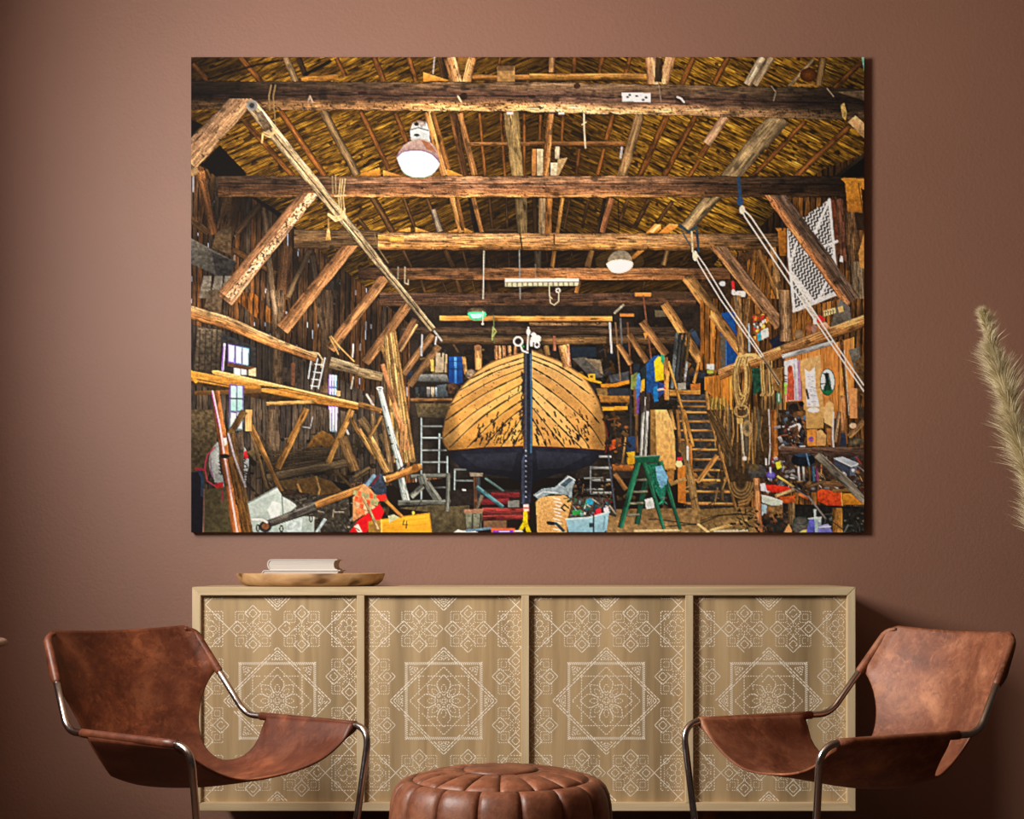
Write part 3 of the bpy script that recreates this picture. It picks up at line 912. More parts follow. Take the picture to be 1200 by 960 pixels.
def paint_picture():
    B = (24, 16, 10)
    IMG[:] = cc((22, 15, 10))
    # ---- roof
    at(0, 0, 1)
    thatch([(224, 67), (655, 67), (640, 300), (620, 345), (440, 345), (380, 300), (330, 250), (258, 205), (224, 180)], -24, [(224, .62), (300, .95), (430, .92), (520, .72), (600, .56), (660, .5)])
    thatch([(645, 67), (1012, 67), (1012, 180), (960, 225), (890, 290), (840, 330), (640, 345), (620, 300)], 26, [(640, .5), (700, .68), (760, 1.0), (860, 1.12), (960, 1.0), (1012, .85)])
    thatch([(430, 292), (850, 292), (810, 345), (470, 345)], -20, [(430, .4), (850, .42)])
    # ---- side walls and back, boarded
    planks([(224, 190), (258, 205), (345, 268), (420, 330), (480, 380), (520, 420), (520, 560), (224, 600)], 91, 6.2,
           [(84, 58, 36), (62, 45, 30), (110, 70, 36), (74, 60, 46), (74, 50, 28), (112, 74, 38)], .45, .16, (14, 10, 8), .12)
    planks([(224, 380), (300, 395), (400, 445), (450, 470), (450, 560), (224, 600)], 90, 7, [(70, 60, 50), (54, 46, 40), (80, 66, 52)], .4, .14)
    planks([(258, 335), (300, 345), (345, 390), (300, 372)], 92, 7, [(130, 78, 30), (96, 60, 28), (150, 92, 36)], .5, .16)
    planks([(800, 345), (860, 300), (905, 250), (960, 200), (1012, 180), (1012, 624), (860, 600), (800, 480)], 91, 7,
           [(96, 62, 28), (70, 45, 22), (120, 78, 34), (84, 56, 30)], .5, .18, (14, 9, 6))
    poly([(480, 345), (830, 345), (830, 560), (480, 560)], (38, 30, 24), (40, 34, 28), .5, 8)
    poly([(258, 170), (290, 207), (245, 207), (240, 190)], (10, 8, 6))
    # clutter far behind
    clutter(482, 400, 720, 470, 130, [(70, 52, 32), (40, 44, 52), (96, 72, 40), (30, 28, 26), (120, 96, 60), (60, 74, 92)], 2, 7, 3)
    clutter(690, 380, 850, 480, 170, [(92, 62, 28), (60, 60, 62), (130, 86, 36), (30, 26, 22), (54, 70, 90), (150, 104, 48)], 2, 7, 4)
    clutter(230, 500, 460, 600, 190, [(70, 56, 34), (44, 38, 28), (96, 74, 40), (30, 27, 22), (110, 90, 56)], 2, 9, 5)

    # ---- rafters and battens, left and middle
    BR = [(70, 38, 10), (128, 72, 24), (84, 46, 12)]
    GY_ = [(78, 60, 38), (150, 118, 76), (94, 70, 44)]
    OR = [(236, 172, 92), (222, 152, 74), (150, 92, 34)]
    at(220, 60)
    for a, b, w in (((370, 45), (520, 220), 40), ((40, 90), (150, 215), 42), ((1045, 50), (1110, 180), 32), ((400, 490), (740, 880), 40), ((650, 420), (965, 880), 44)):
        wood(a, b, w, BR)
    wood((690, 45), (762, 215), 48, GY_); wood((780, 50), (832, 180), 40, [(30, 20, 10), (50, 34, 18)])
    wood((800, 205), (1060, 185), 45, [(170, 110, 34), (130, 80, 22)])
    line([(830, 165), (1000, 75)], 26, (18, 11, 6)); line([(150, 200), (480, 100), (640, 70)], 18, (26, 14, 6), .8)
    wood((950, 420), (1190, 870), 60, [(50, 38, 24), (140, 108, 66), (70, 50, 28)])
    at(420, 60)
    for a, b, w in (((110, 45), (180, 215), 40), ((355, 45), (405, 215), 36), ((20, 430), (215, 835), 36), ((262, 440), (340, 640), 36), ((850, 440), (890, 875), 22), ((1000, 440), (1030, 880), 22), ((1165, 440), (1165, 880), 24), ((995, 45), (985, 110), 22)):
        wood(a, b, w, BR)
    wood((578, 50), (610, 210), 50, [(40, 24, 12), (78, 50, 24)])
    wood((680, 45), (790, 45), 200, [(150, 100, 30), (96, 62, 20)])
    wood((800, 190), (1200, 190), 42, [(196, 130, 58), (150, 92, 34), (60, 36, 14)])
    wood((640, 45), (690, 225), 82, [(236, 172, 112), (205, 140, 78), (110, 70, 34)], None, .3, .12)
    wood((800, 45), (758, 232), 62, [(150, 96, 44), (226, 160, 92), (216, 150, 84)], None, .3, .08)
    poly([(455, 150), (640, 208), (455, 216)], (224, 164, 76), (180, 116, 40))
    poly([(975, 104), (1098, 104), (1098, 215), (975, 215)], (176, 134, 80), (140, 104, 58), .3)
    poly([(975, 104), (1098, 104), (1090, 140), (980, 140)], (96, 70, 44))
    wood((486, 430), (604, 876), 56, OR); wood((520, 430), (632, 830), 36, [(160, 98, 36), (100, 60, 20)])
    wood((664, 440), (750, 880), 50, [(60, 36, 16), (110, 66, 28)]); wood((712, 440), (815, 875), 46, [(150, 92, 42), (180, 118, 58), (80, 48, 22)])
    wood((760, 655), (1200, 655), 26, [(170, 110, 50), (96, 58, 24)])
    wood((1072, 430), (1118, 880), 112, [(120, 94, 50), (176, 142, 82), (126, 98, 54)], 86, .35)
    poly([(1040, 426), (1086, 426), (1086, 446), (1040, 446)], (235, 232, 220))
    line([(535, 45), (525, 160)], 8, (190, 190, 190), .8)
    poly([(15, 862), (150, 820), (156, 880), (15, 880)], (214, 150, 62), (168, 106, 34)); poly([(175, 838), (305, 878), (175, 882)], (226, 164, 74), (170, 110, 40))
    poly([(625, 830), (745, 880), (625, 880)], (220, 156, 62), (186, 120, 44))
    at(620, 60)
    for a, b, w in (((320, 45), (310, 160), 30), ((512, 45), (490, 160), 32), ((705, 45), (678, 160), 32), ((1152, 50), (1070, 235), 42), ((965, 455), (775, 880), 46), ((1166, 460), (945, 880), 42), ((1195, 770), (1120, 885), 34), ((240, 450), (228, 640), 22), ((80, 450), (74, 625), 22), ((590, 450), (540, 625), 36), ((525, 690), (480, 870), 30), ((350, 690), (330, 870), 26)):
        wood(a, b, w, BR)
    wood((160, 45), (155, 150), 44, [(100, 66, 36), (170, 122, 70), (110, 72, 38)])
    wood((0, 185), (835, 188), 54, [(206, 140, 66), (188, 124, 48), (120, 78, 24), (50, 30, 10)], None, .4)
    wood((850, 45), (868, 238), 78, [(236, 180, 128), (212, 152, 100), (150, 100, 60)], None, .3)
    wood((992, 45), (942, 234), 70, [(140, 92, 48), (226, 168, 110), (206, 150, 94)], None, .35, .1)
    wood((912, 50), (905, 220), 50, [(50, 34, 20), (90, 62, 34)])
    wood((0, 655), (670, 655), 40, [(150, 96, 44), (110, 66, 28), (50, 30, 12)])
    wood((150, 440), (112, 880), 48, [(216, 148, 78), (180, 112, 52), (110, 66, 28)], None, .45, .1)
    wood((775, 450), (650, 885), 68, [(96, 70, 40), (164, 124, 76), (130, 92, 50)], None, .4)
    for x0, x1, y0, c in ((20, 50, 690, (196, 128, 62)), (55, 98, 690, (206, 186, 142)), (150, 203, 785, (226, 208, 170)), (182, 214, 672, (206, 186, 150))):
        poly([(x0, y0), (x1, y0), (x1 - 4, 876 if y0 > 680 else 760), (x0 - 2, 876 if y0 > 680 else 760)], c, tuple(v * .75 for v in c), .25)
    poly([(200, 762), (268, 750), (205, 876), (190, 876)], (168, 138, 92))
    line([(384, 440), (386, 560), (394, 682)], 11, (222, 186, 146)); line([(370, 520), (400, 500)], 8, (222, 186, 146))
    line([(650, 680), (640, 750)], 16, (190, 190, 200), .7)
    at(820, 60)
    for a, b, w in (((192, 50), (98, 230), 42), ((740, 490), (372, 880), 34), ((1045, 530), (668, 885), 44), ((1130, 80), (940, 265), 40), ((55, 650), (0, 745), 46)):
        wood(a, b, w, BR)
    wood((440, 45), (328, 238), 54, [(120, 96, 66), (206, 182, 146), (190, 160, 120)]); wood((500, 45), (378, 238), 50, [(170, 142, 106), (124, 102, 72)])
    wood((795, 60), (620, 255), 28, GY_); wood((862, 50), (832, 245), 52, [(80, 56, 28), (140, 104, 56), (70, 46, 22)])
    poly([(640, 236), (800, 232), (800, 250), (640, 250)], (150, 104, 44)); ell(760, 170, 60, 50, (96, 50, 14), (50, 26, 8))
    wood((175, 460), (45, 655), 64, [(130, 94, 60), (186, 142, 104), (150, 108, 76)])
    poly([(960, 885), (1152, 715), (1152, 885)], (14, 11, 9)); line([(960, 880), (1152, 730)], 24, (44, 36, 26))
    poly([(1130, 42), (1154, 42), (1152, 150)], (160, 232, 200))
    at(0, 0, 1)
    wood((914, 137), (803, 268), 25, [(84, 66, 44), (150, 122, 80), (168, 138, 92), (96, 76, 48)], 15, .45)

    # second bay rafters (between beams 2 and 3, 3 and 4)
    at(420, 200)
    D_ = [(44, 28, 12), (92, 58, 26), (54, 34, 14)]
    for a, b, w in (((100, 185), (240, 430), 46), ((0, 340), (70, 425), 30), ((320, 200), (395, 400), 26), ((480, 195), (520, 290), 26), ((920, 195), (940, 410), 22), ((1040, 195), (1045, 410), 18), ((315, 560), (372, 680), 26), ((610, 560), (668, 680), 42), ((735, 570), (765, 685), 18), ((905, 570), (928, 685), 22), ((965, 590), (970, 685), 16), ((1055, 575), (1060, 690), 16), ((440, 770), (470, 855), 22), ((690, 770), (720, 855), 36), ((800, 775), (820, 855), 18), ((905, 780), (930, 860), 32), ((585, 770), (625, 860), 14)):
        wood(a, b, w, D_)
    wood((525, 275), (575, 430), 46, [(90, 76, 60), (140, 122, 100), (80, 66, 50)])
    wood((655, 180), (725, 435), 44, OR); wood((690, 185), (738, 420), 30, [(150, 92, 36), (96, 56, 18)])
    wood((790, 190), (830, 430), 40, [(20, 16, 14), (30, 24, 20)]); wood((806, 190), (866, 435), 32, [(196, 126, 58), (130, 80, 32)])
    wood((1140, 190), (1152, 440), 88, [(126, 98, 56), (160, 128, 76), (104, 80, 44)], 70)
    for P in ([(265, 428), (365, 398), (365, 432)], [(398, 398), (500, 432), (398, 434)], [(610, 436), (700, 408), (700, 436)], [(745, 402), (815, 436), (745, 438)]):
        poly(P, (222, 160, 74), (170, 112, 44))
    wood((890, 425), (1120, 425), 26, [(90, 60, 30), (50, 32, 16)])
    at(620, 200)
    for a, b, w in (((35, 195), (45, 430), 36), ((285, 200), (245, 410), 18), ((415, 210), (370, 405), 20), ((840, 205), (740, 400), 34), ((1005, 215), (895, 370), 30), ((690, 210), (640, 340), 26), ((300, 580), (285, 650), 14), ((810, 780), (795, 850), 22), ((1120, 580), (1060, 660), 20), ((120, 570), (130, 640), 20)):
        wood(a, b, w, D_)
    wood((100, 195), (95, 445), 70, [(130, 100, 62), (190, 152, 104), (140, 104, 62)], 60); wood((140, 195), (132, 458), 44, [(214, 132, 52), (180, 104, 36)])
    wood((232, 192), (197, 445), 26, [(222, 156, 66), (180, 114, 44)]); wood((176, 562), (160, 682), 28, [(214, 140, 54), (160, 98, 34)])
    wood((580, 195), (508, 435), 46, [(116, 66, 32), (196, 118, 66), (150, 88, 46)]); wood((530, 200), (480, 440), 26, [(24, 18, 14), (60, 42, 24)])
    wood((60, 565), (62, 685), 50, [(90, 76, 58), (130, 108, 80), (70, 56, 40)]); wood((440, 562), (408, 680), 44, [(150, 96, 44), (190, 130, 62), (90, 56, 24)])
    wood((970, 560), (940, 665), 36, [(120, 84, 44), (170, 124, 68), (96, 64, 32)]); wood((350, 770), (330, 865), 30, [(130, 80, 36), (180, 112, 48)])
    wood((625, 200), (628, 430), 8, [(40, 30, 20)])
    for P in ([(815, 442), (885, 375), (925, 380), (925, 408), (885, 442)], [(903, 442), (985, 373), (1045, 380), (1040, 398), (970, 442)], [(705, 620), (765, 560), (815, 556), (735, 622)]):
        poly(P, (236, 160, 78), (204, 122, 44), .2)
    poly([(840, 430), (905, 380), (920, 385), (870, 438)], (250, 196, 120))

    # ---- left wall timbers
    at(220, 200)
    wood((20, 340), (150, 440), 50, [(120, 82, 44), (80, 52, 26)]); wood((320, 560), (620, 730), 46, [(130, 82, 36), (80, 50, 22)])
    wood((505, 250), (330, 455), 46, [(90, 60, 34), (140, 96, 56), (70, 46, 26)])
    wood((532, 262), (560, 440), 46, [(80, 56, 34), (140, 108, 74), (80, 56, 34)])
    wood((120, 0), (150, 60), 50, [(90, 60, 26), (60, 40, 20)]); wood((185, 25), (170, 220), 36, [(70, 46, 24), (100, 66, 30)])
    wood((330, 155), (240, 560), 130, [(70, 46, 28), (112, 72, 40), (150, 102, 58)], 140, .45, .1)
    wood((95, 5), (185, 450), 62, [(100, 58, 26), (172, 104, 50), (110, 66, 30)], 66, .45, .12)
    poly([(210, 430), (310, 390), (310, 600), (180, 540)], (140, 112, 76), (110, 84, 54), .4)
    poly([(25, 475), (352, 650), (272, 768), (25, 655)], (150, 140, 122), (84, 80, 74), .4)
    poly([(170, 570), (352, 650), (272, 768), (200, 730)], (70, 66, 62), (50, 48, 46), .5)
    for x in (85, 165, 235):
        poly([(x + 30, 740), (x + 85, 740), (x + 70, 900), (x - 5, 895)], (170, 160, 142), (130, 116, 96), .35)
    wood((700, 530), (665, 905), 88, [(80, 50, 30), (130, 84, 48), (84, 54, 30)], None, .45)
    wood((860, 560), (705, 890), 44, [(90, 66, 42), (150, 116, 76), (84, 60, 36)]); wood((880, 580), (905, 760), 46, [(84, 62, 42), (120, 94, 66)])
    wood((570, 600), (605, 905), 46, [(90, 66, 44), (140, 110, 76), (70, 50, 34)])
    wood((1060, 760), (1030, 900), 36, [(90, 76, 58), (70, 56, 40)]); poly([(960, 760), (1030, 760), (1020, 905), (955, 905)], (78, 66, 54), None, .4)
    # left posts
    at(220, 340)
    wood((640, 0), (635, 660), 84, [(84, 62, 42), (136, 104, 70), (90, 66, 44)], None, .45, .08)
    wood((985, 0), (970, 720), 88, [(92, 68, 48), (128, 96, 64), (80, 58, 38)], None, .45)
    wood((600, 0), (622, 172), 46, [(100, 78, 54), (170, 140, 104), (110, 84, 58)]); wood((915, 40), (950, 275), 44, [(90, 66, 44), (140, 108, 74), (80, 58, 38)])
    poly([(150, 0), (250, 0), (235, 175), (120, 120)], (110, 92, 70), (90, 70, 50), .4)
    poly([(75, 265), (240, 280), (225, 590), (45, 570)], (132, 114, 90), (84, 70, 54), .5, 2.5)
    for x in (90, 130, 175, 210): line([(x, 280), (x - 10, 580)], 7, (50, 42, 34), .7)

    at(0, 0, 1)
    for a in ((285, 240, 70, 45, .35), (250, 300, 60, 70, .6), (330, 300, 50, 50, .6), (390, 320, 60, 50, .5), (300, 420, 120, 60, .55), (420, 400, 80, 80, .6), (640, 440, 190, 60, .7), (760, 420, 90, 90, .72), (905, 270, 50, 50, .45), (985, 215, 50, 40, .5), (850, 330, 50, 40, .6), (236, 80, 70, 40, .55), (1005, 90, 60, 70, .65), (620, 260, 120, 60, .72), (620, 310, 260, 40, .6)): shade(*a)
    # ---- horizontal tie beams (far to near)
    at(0, 0, 1)
    BM = [(86, 62, 42), (70, 46, 32), (96, 60, 34)]
    wood((505, 398), (790, 398), 11, [(60, 44, 30), (96, 68, 38), (50, 34, 20)])
    wood((470, 388), (800, 388), 10, [(58, 42, 32), (74, 54, 36), (40, 28, 18)])
    wood((445, 351), (815, 351), 16, [(96, 66, 44), (70, 46, 34), (92, 60, 38), (56, 36, 22)], None, .5, .06)
    wood((515, 373), (717, 373.5), 6, [(230, 156, 64), (196, 122, 44)], None, .25)
    wood((420, 321), (855, 321), 14, [(130, 86, 50), (112, 70, 38), (150, 92, 46)], None, .45, .06, -1, [.35, .8, .9, 1.25, 1.5, 1.1, .7])
    at(620, 200)
    poly([(860, 850), (1100, 850), (1100, 900), (860, 900)], (70, 50, 32)); poly([(742, 858), (856, 858), (856, 884), (742, 884)], (214, 132, 60))
    at(0, 0, 1)
    wood((345, 280), (445, 281), 22, [(84, 62, 38), (110, 78, 44), (60, 42, 24)], None, .45)
    wood((443, 283), (912, 284), 20, [(132, 92, 54), (200, 142, 84), (170, 116, 64), (196, 130, 62), (96, 60, 26)], None, .45, .07, -1, [1.1, 1.12, 1.0, 1.05, 1.0, .78, .42])
    wood((443, 279), (473, 281), 7, [(236, 170, 72), (210, 140, 50)])
    wood((256, 219), (990, 219), 25, [(136, 94, 58), (150, 104, 72), (116, 76, 50), (158, 100, 58), (206, 136, 70)], None, .5, .10, -.3, [.45, .55, .8, 1.05, 1.15, 1.1, 1.0, .85, .5, .32, .22], .55, -.25)
    wood((224, 112), (620, 114), 33, [(110, 80, 50), (100, 72, 50), (84, 56, 42), (98, 66, 46), (230, 158, 88), (236, 164, 96)], 34, .45, .2, .25, [.22, .35, .6, .62, .78, 1.0, 1.05, 1.05], .5, -.08)
    wood((618, 114), (1012, 123), 35, [(130, 98, 64), (118, 88, 62), (92, 64, 50), (104, 72, 54), (236, 172, 108), (232, 168, 104)], 38, .45, .2, .3, [1.05, 1.05, 1.0, .95, .85, .72, .5, .34, .26], .5, -.1)
    at(420, 60)
    ell(740, 320, 26, 26, (40, 28, 22)); line([(700, 320), (722, 358)], 12, (240, 200, 150)); ell(30, 296, 34, 12, (40, 24, 18))
    at(620, 60)
    poly([(648, 294), (853, 296), (852, 362), (652, 356)], (222, 230, 226), (206, 214, 212), .12)
    for x, y in ((690, 325), (755, 318), (820, 328), (705, 310), (800, 345)): ell(x, y, 10, 7, (46, 40, 40))
    ell(335, 248, 24, 20, (60, 40, 28)); ell(20, 325, 26, 10, (46, 28, 20)); poly([(203, 432), (246, 432), (246, 446), (203, 446)], (230, 224, 208))
    line([(1040, 325), (1065, 335), (1085, 360)], 14, (226, 220, 206)); line([(910, 240), (925, 360)], 8, (180, 160, 140), .5)
    at(820, 60)
    line([(500, 250), (530, 290), (515, 350)], 8, (180, 160, 130), .6); line([(890, 265), (935, 320)], 8, (170, 150, 120), .8)
    poly([(985, 385), (1010, 365), (1030, 440), (1020, 490), (998, 470)], (196, 160, 92), (150, 120, 60), .4)
    poly([(1035, 500), (1090, 455), (1152, 510), (1152, 615)], (206, 164, 112), (150, 112, 70), .3)
    poly([(960, 290), (1152, 280), (1152, 350)], (96, 76, 54), (60, 46, 32), .4)
    # rope loops around beam 1
    at(220, 60)
    for x in (575, 605): line([(x + 14, 240), (x - 2, 320), (x + 4, 415)], 9, (130, 104, 66))
    line([(612, 415), (618, 520)], 8, (120, 96, 60)); line([(845, 360), (862, 320), (880, 360)], 12, (150, 130, 110))

    # ---- braces on the left
    at(0, 0, 1)
    BRC = [(110, 70, 40), (150, 100, 58), (206, 140, 84), (130, 80, 40)]
    wood((514, 405), (480, 452), 9, [(120, 82, 48), (150, 106, 62), (84, 56, 32)])
    wood((507, 392), (472, 438), 9, [(110, 74, 44), (146, 102, 60), (80, 54, 30)])
    wood((487, 374), (468, 408), 9, [(96, 62, 36), (124, 82, 48)]); wood((489, 380), (469, 412), 3, [(206, 150, 90)])
    wood((484, 349), (428, 425), 11, [(176, 118, 66), (144, 96, 54), (90, 60, 34)], ymin=355)
    wood((456, 318), (387, 409), 12, [(196, 134, 76), (160, 106, 60), (104, 68, 38)], 13, ymin=324)
    wood((419, 277), (331, 386), 15, [(190, 128, 74), (180, 120, 68), (138, 88, 48), (110, 70, 40)], 16, .4, .06, ymin=288)
    wood((368.2, 219), (264, 352), 19, [(232, 168, 116), (216, 148, 96), (150, 98, 60), (112, 74, 46)], 20, .35, .0, ymin=226)
    at(220, 200)
    wood((912, 134), (285, 895), 62, [(240, 180, 130), (224, 158, 108)], 66, .35, .30, ymin=227)
    wood((855, 111), (245, 865), 48, [(166, 112, 70), (118, 78, 48)], 56, .4, ymin=226)
    # top-left heavy brace
    at(220, 60)
    poly([(225, 660), (420, 865), (200, 885), (105, 795)], (10, 8, 7), None, .4)
    poly([(25, 480), (110, 520), (25, 600)], (8, 7, 6))
    wood((420, 308), (0, 770), 150, [(170, 126, 82), (176, 130, 86), (140, 102, 70), (112, 84, 60)], 170, .45, .12, -1, ymin=116)
    at(0, 0, 1)
    wood((224, 205), (232, 198), 8, [(170, 130, 80)])
    # ---- the long pole and its lashings
    wood((295, 124), (507, 386), 15.5, [(222, 196, 146), (206, 178, 130), (150, 122, 84), (196, 168, 122), (130, 104, 70)], 8, .45, .05, -1, [.95, 1, 1, .9, .85, .75], .6, .1)
    ell(295.5, 124, 6.5, 6.5, (84, 84, 84), (140, 134, 124)); ell(295.5, 124, 3, 3, (50, 50, 52))
    at(220, 60)
    poly([(480, 440), (520, 420), (600, 540), (545, 570)], (120, 104, 84), (80, 62, 40), .5)
    for o in (0, 16): line([(538, 572 + o), (580, 592 + o), (616, 555 + o)], 10, (196, 170, 116))
    line([(530, 580), (524, 645)], 12, (206, 176, 110))
    at(220, 200)
    for o in (0, 14, 26): line([(990, 305 + o * .4), (1040, 330 + o), (1085, 315 + o), (1105, 270 + o)], 11, (206, 180, 128))
    for x in (1075, 1090, 1108): line([(x, 60), (x - 14, 190), (x - 4, 300)], 8, (190, 164, 112))
    for x in (1018, 1040): line([(x, 40), (x + 4, 160)], 7, (150, 130, 90))
    line([(1035, 180), (1110, 175)], 9, (196, 170, 120)); line([(990, 335), (992, 420)], 9, (160, 120, 70)); poly([(982, 410), (998, 410), (1008, 490), (970, 490)], (206, 172, 112), (170, 130, 70))
    at(420, 200)
    line([(280, 680), (278, 760)], 10, (120, 110, 90)); line([(328, 680), (326, 790), (350, 800), (350, 770)], 10, (150, 136, 110)); line([(115, 445), (135, 540), (210, 650)], 8, (110, 90, 60))
    line([(882, 566), (876, 900)], 8, (186, 180, 160)); line([(1130, 560), (1136, 900)], 9, (120, 118, 112)); line([(1136, 445), (1150, 560)], 9, (30, 22, 16))
    at(620, 200)
    line([(42, 660), (44, 760)], 6, (140, 130, 110), .7); line([(175, 450), (176, 515)], 8, (40, 28, 16))

    # ---- left gallery log, windows, platform
    at(220, 340)
    poly([(238, 300), (480, 400), (480, 600), (238, 560)], (46, 44, 44), (40, 38, 38), .4)
    WN = (226, 242, 246)
    line([(262, 380), (248, 560)], 16, (196, 190, 230)); line([(254, 400), (246, 560)], 6, (130, 60, 190))
    poly([(284, 376), (436, 408), (430, 532), (284, 508)], (120, 70, 180), (70, 150, 170), .1, horiz=True)
    for x in (292, 342, 390): poly([(x, 384 + (x - 290) * .22), (x + 38, 392 + (x - 290) * .22), (x + 36, 506 + (x - 290) * .2), (x, 500 + (x - 290) * .2)], WN, (206, 224, 232), .06)
    poly([(328, 545), (372, 552), (372, 600), (328, 596)], WN, None, .05); poly([(378, 552), (418, 560), (418, 596), (378, 596)], (200, 214, 214), None, .05)
    poly([(282, 508), (482, 542), (482, 606), (440, 600), (430, 562), (282, 534)], (96, 66, 42), (70, 46, 30)); poly([(430, 560), (482, 545), (482, 606), (430, 600)], (226, 186, 140))
    poly([(670, 540), (800, 560), (800, 660), (670, 640)], (44, 36, 30), None, .5); line([(742, 520), (742, 660)], 26, (96, 60, 40))
    poly([(992, 590), (1052, 600), (1046, 742), (990, 730)], (130, 90, 170), (90, 150, 170), .1, horiz=True)
    for x in (998, 1016, 1034):
        poly([(x, 596), (x + 12, 598), (x + 11, 676), (x, 674)], WN, None, .05); poly([(x, 690), (x + 12, 692), (x + 11, 736), (x, 734)], WN, None, .05)
    poly([(1048, 705), (1076, 710), (1072, 748), (1048, 744)], (226, 170, 120))
    line([(1165, 380), (1160, 470)], 10, (220, 226, 230)); line([(1165, 610), (1150, 690)], 12, (180, 170, 150), .8)
    TAN = [(206, 166, 110), (190, 142, 84), (190, 118, 54), (120, 76, 36)]
    wood((15, 152), (285, 232), 95, TAN, 92, .4, .08); wood((275, 225), (640, 385), 84, TAN, 72, .4, .05); wood((630, 378), (905, 480), 70, TAN, 58, .4)
    wood((1002, 508), (1200, 562), 82, [(176, 156, 118), (140, 118, 84), (90, 72, 48)], 70, .45)
    line([(1010, 325), (1070, 400), (1170, 500)], 10, (190, 150, 86)); line([(860, 435), (920, 445), (950, 490), (940, 540)], 12, (170, 150, 110)); line([(1000, 330), (1060, 450), (1050, 420)], 9, (176, 140, 80))
    for (a, b) in (((915, 480), (872, 692)), ((966, 478), (920, 690)), ((868, 500), (850, 620))): line([a, b], 9, (186, 194, 196))
    for y in (520, 575, 625, 672): line([(905 - (y - 480) * .2, y), (958 - (y - 480) * .2, y + 6)], 8, (176, 184, 186))
    # platform planks
    poly([(25, 625), (520, 700), (1200, 830), (1200, 870), (880, 810), (480, 760), (25, 660)], (64, 44, 22), (40, 28, 14), .4)
    poly([(25, 568), (60, 572), (520, 660), (520, 722), (25, 636)], (214, 150, 62), (150, 100, 38), .3, 2, st=4)
    poly([(170, 566), (215, 564), (1200, 790), (1200, 812), (700, 690), (520, 668), (180, 590)], (222, 172, 96), (200, 146, 74), .25, 2, st=4)
    poly([(520, 690), (700, 695), (1200, 812), (1200, 838), (900, 795), (520, 712)], (196, 134, 56), (150, 98, 38), .3, 2, st=4)
    line([(215, 570), (1200, 798)], 8, (240, 200, 130)); line([(30, 618), (520, 716), (900, 790)], 7, (80, 54, 22)); line([(510, 672), (1180, 815)], 5, (110, 74, 30))
    poly([(50, 710), (520, 690), (520, 722), (50, 740)], (120, 84, 40), (80, 54, 26)); wood((555, 800), (892, 782), 28, [(210, 160, 84), (150, 104, 48)])
    line([(25, 575), (60, 640)], 26, (226, 150, 50))
    at(220, 480)

    # ---- lower left
    poly([(25, 0), (200, 0), (210, 260), (120, 560), (25, 440)], (84, 70, 48), (66, 56, 34), .5)
    poly([(296, -180), (400, -170), (390, 140), (290, 160)], (110, 70, 150), (90, 120, 120), .1)
    for x in (306, 350): poly([(x, -170), (x + 38, -165), (x + 36, 10), (x, 5)], (186, 220, 216), (150, 196, 190), .1); poly([(x, 20), (x + 36, 24), (x + 34, 136), (x - 4, 130)], (214, 226, 216), (196, 206, 200), .1)
    line([(300, -80), (400, -75)], 10, (60, 66, 66))
    poly([(990, -30), (1060, -20), (1050, 160), (985, 150)], (150, 110, 180), (120, 150, 170))
    for x in (996, 1018, 1038): poly([(x, -20), (x + 14, -18), (x + 12, 150), (x, 146)], (232, 238, 240), None, .06)
    line([(810, 120), (862, 128), (880, 50)], 7, (150, 150, 150)); line([(1110, 130), (1130, 170)], 16, (210, 210, 200))
    wood((600, 0), (600, 290), 105, [(70, 56, 42), (96, 76, 54), (60, 46, 34)], None, .5); wood((950, 0), (950, 160), 100, [(66, 54, 42), (80, 64, 48)], None, .5)
    poly([(835, 268), (885, 190), (945, 145), (1010, 175), (1042, 215), (1030, 272), (940, 250)], (140, 98, 42), (96, 64, 26), .35)
    for i in range(7): wood((560, 300 + i * 22), (1010 + 12 * i, 268 + i * 14), 16, [(96, 76, 50), (60, 46, 30)])
    wood((560, 480), (1125, 375), 66, [(130, 108, 74), (104, 84, 56), (60, 48, 32)], 60, .45)
    poly([(640, 500), (780, 478), (790, 560), (690, 560)], (100, 76, 40), None, .3); poly([(775, 490), (890, 466), (1010, 500), (1095, 580), (900, 605), (790, 590)], (130, 94, 46), (96, 68, 32), .3)
    line([(905, 470), (930, 560), (920, 600)], 12, (216, 166, 90)); line([(775, 525), (800, 585)], 14, (214, 160, 84))
    wood((690, 580), (980, 625), 34, [(96, 66, 44), (60, 40, 28)]); poly([(640, 600), (1130, 600), (1150, 860), (620, 860)], (58, 52, 42), (46, 42, 34), .5)
    clutter(330, 578, 420, 622, 120, [(96, 92, 84), (60, 54, 44), (130, 120, 100), (40, 36, 30), (150, 140, 124)], 1, 4, 4)
    at(220, 480)
    wood((838, -10), (632, 412), 48, [(190, 132, 58), (150, 98, 38), (110, 70, 26)]); wood((1155, 0), (988, 372), 44, [(196, 140, 66), (150, 100, 40)])
    wood((425, 60), (562, 560), 28, [(150, 116, 70), (110, 82, 46)]); wood((445, 110), (660, 575), 40, [(176, 122, 56), (140, 92, 36), (96, 62, 24)])
    wood((1090, 190), (1175, 430), 72, [(110, 78, 40), (164, 120, 64), (110, 76, 40)]); wood((1150, 60), (1200, 160), 30, [(170, 120, 54), (110, 74, 34)])
    wood((430, 0), (430, 150), 52, [(176, 116, 60), (210, 150, 90)]); wood((400, 10), (300, 170), 48, [(120, 90, 44), (96, 66, 28)])
    # life buoy
    ell(292, 372, 140, 176, (206, 210, 206), (170, 176, 174), .1, 1, .60)
    for a0, a1 in ((20, 60), (150, 200), (250, 290), (330, 350)):
        pts = [(292 + 140 * math.cos(math.radians(a)), 372 + 176 * math.sin(math.radians(a))) for a in range(a0, a1 + 1, 5)] + [(292 + 84 * math.cos(math.radians(a)), 372 + 106 * math.sin(math.radians(a))) for a in range(a1, a0 - 1, -5)]
        if a0 != 150: poly(pts, (206, 44, 44), (160, 24, 30))
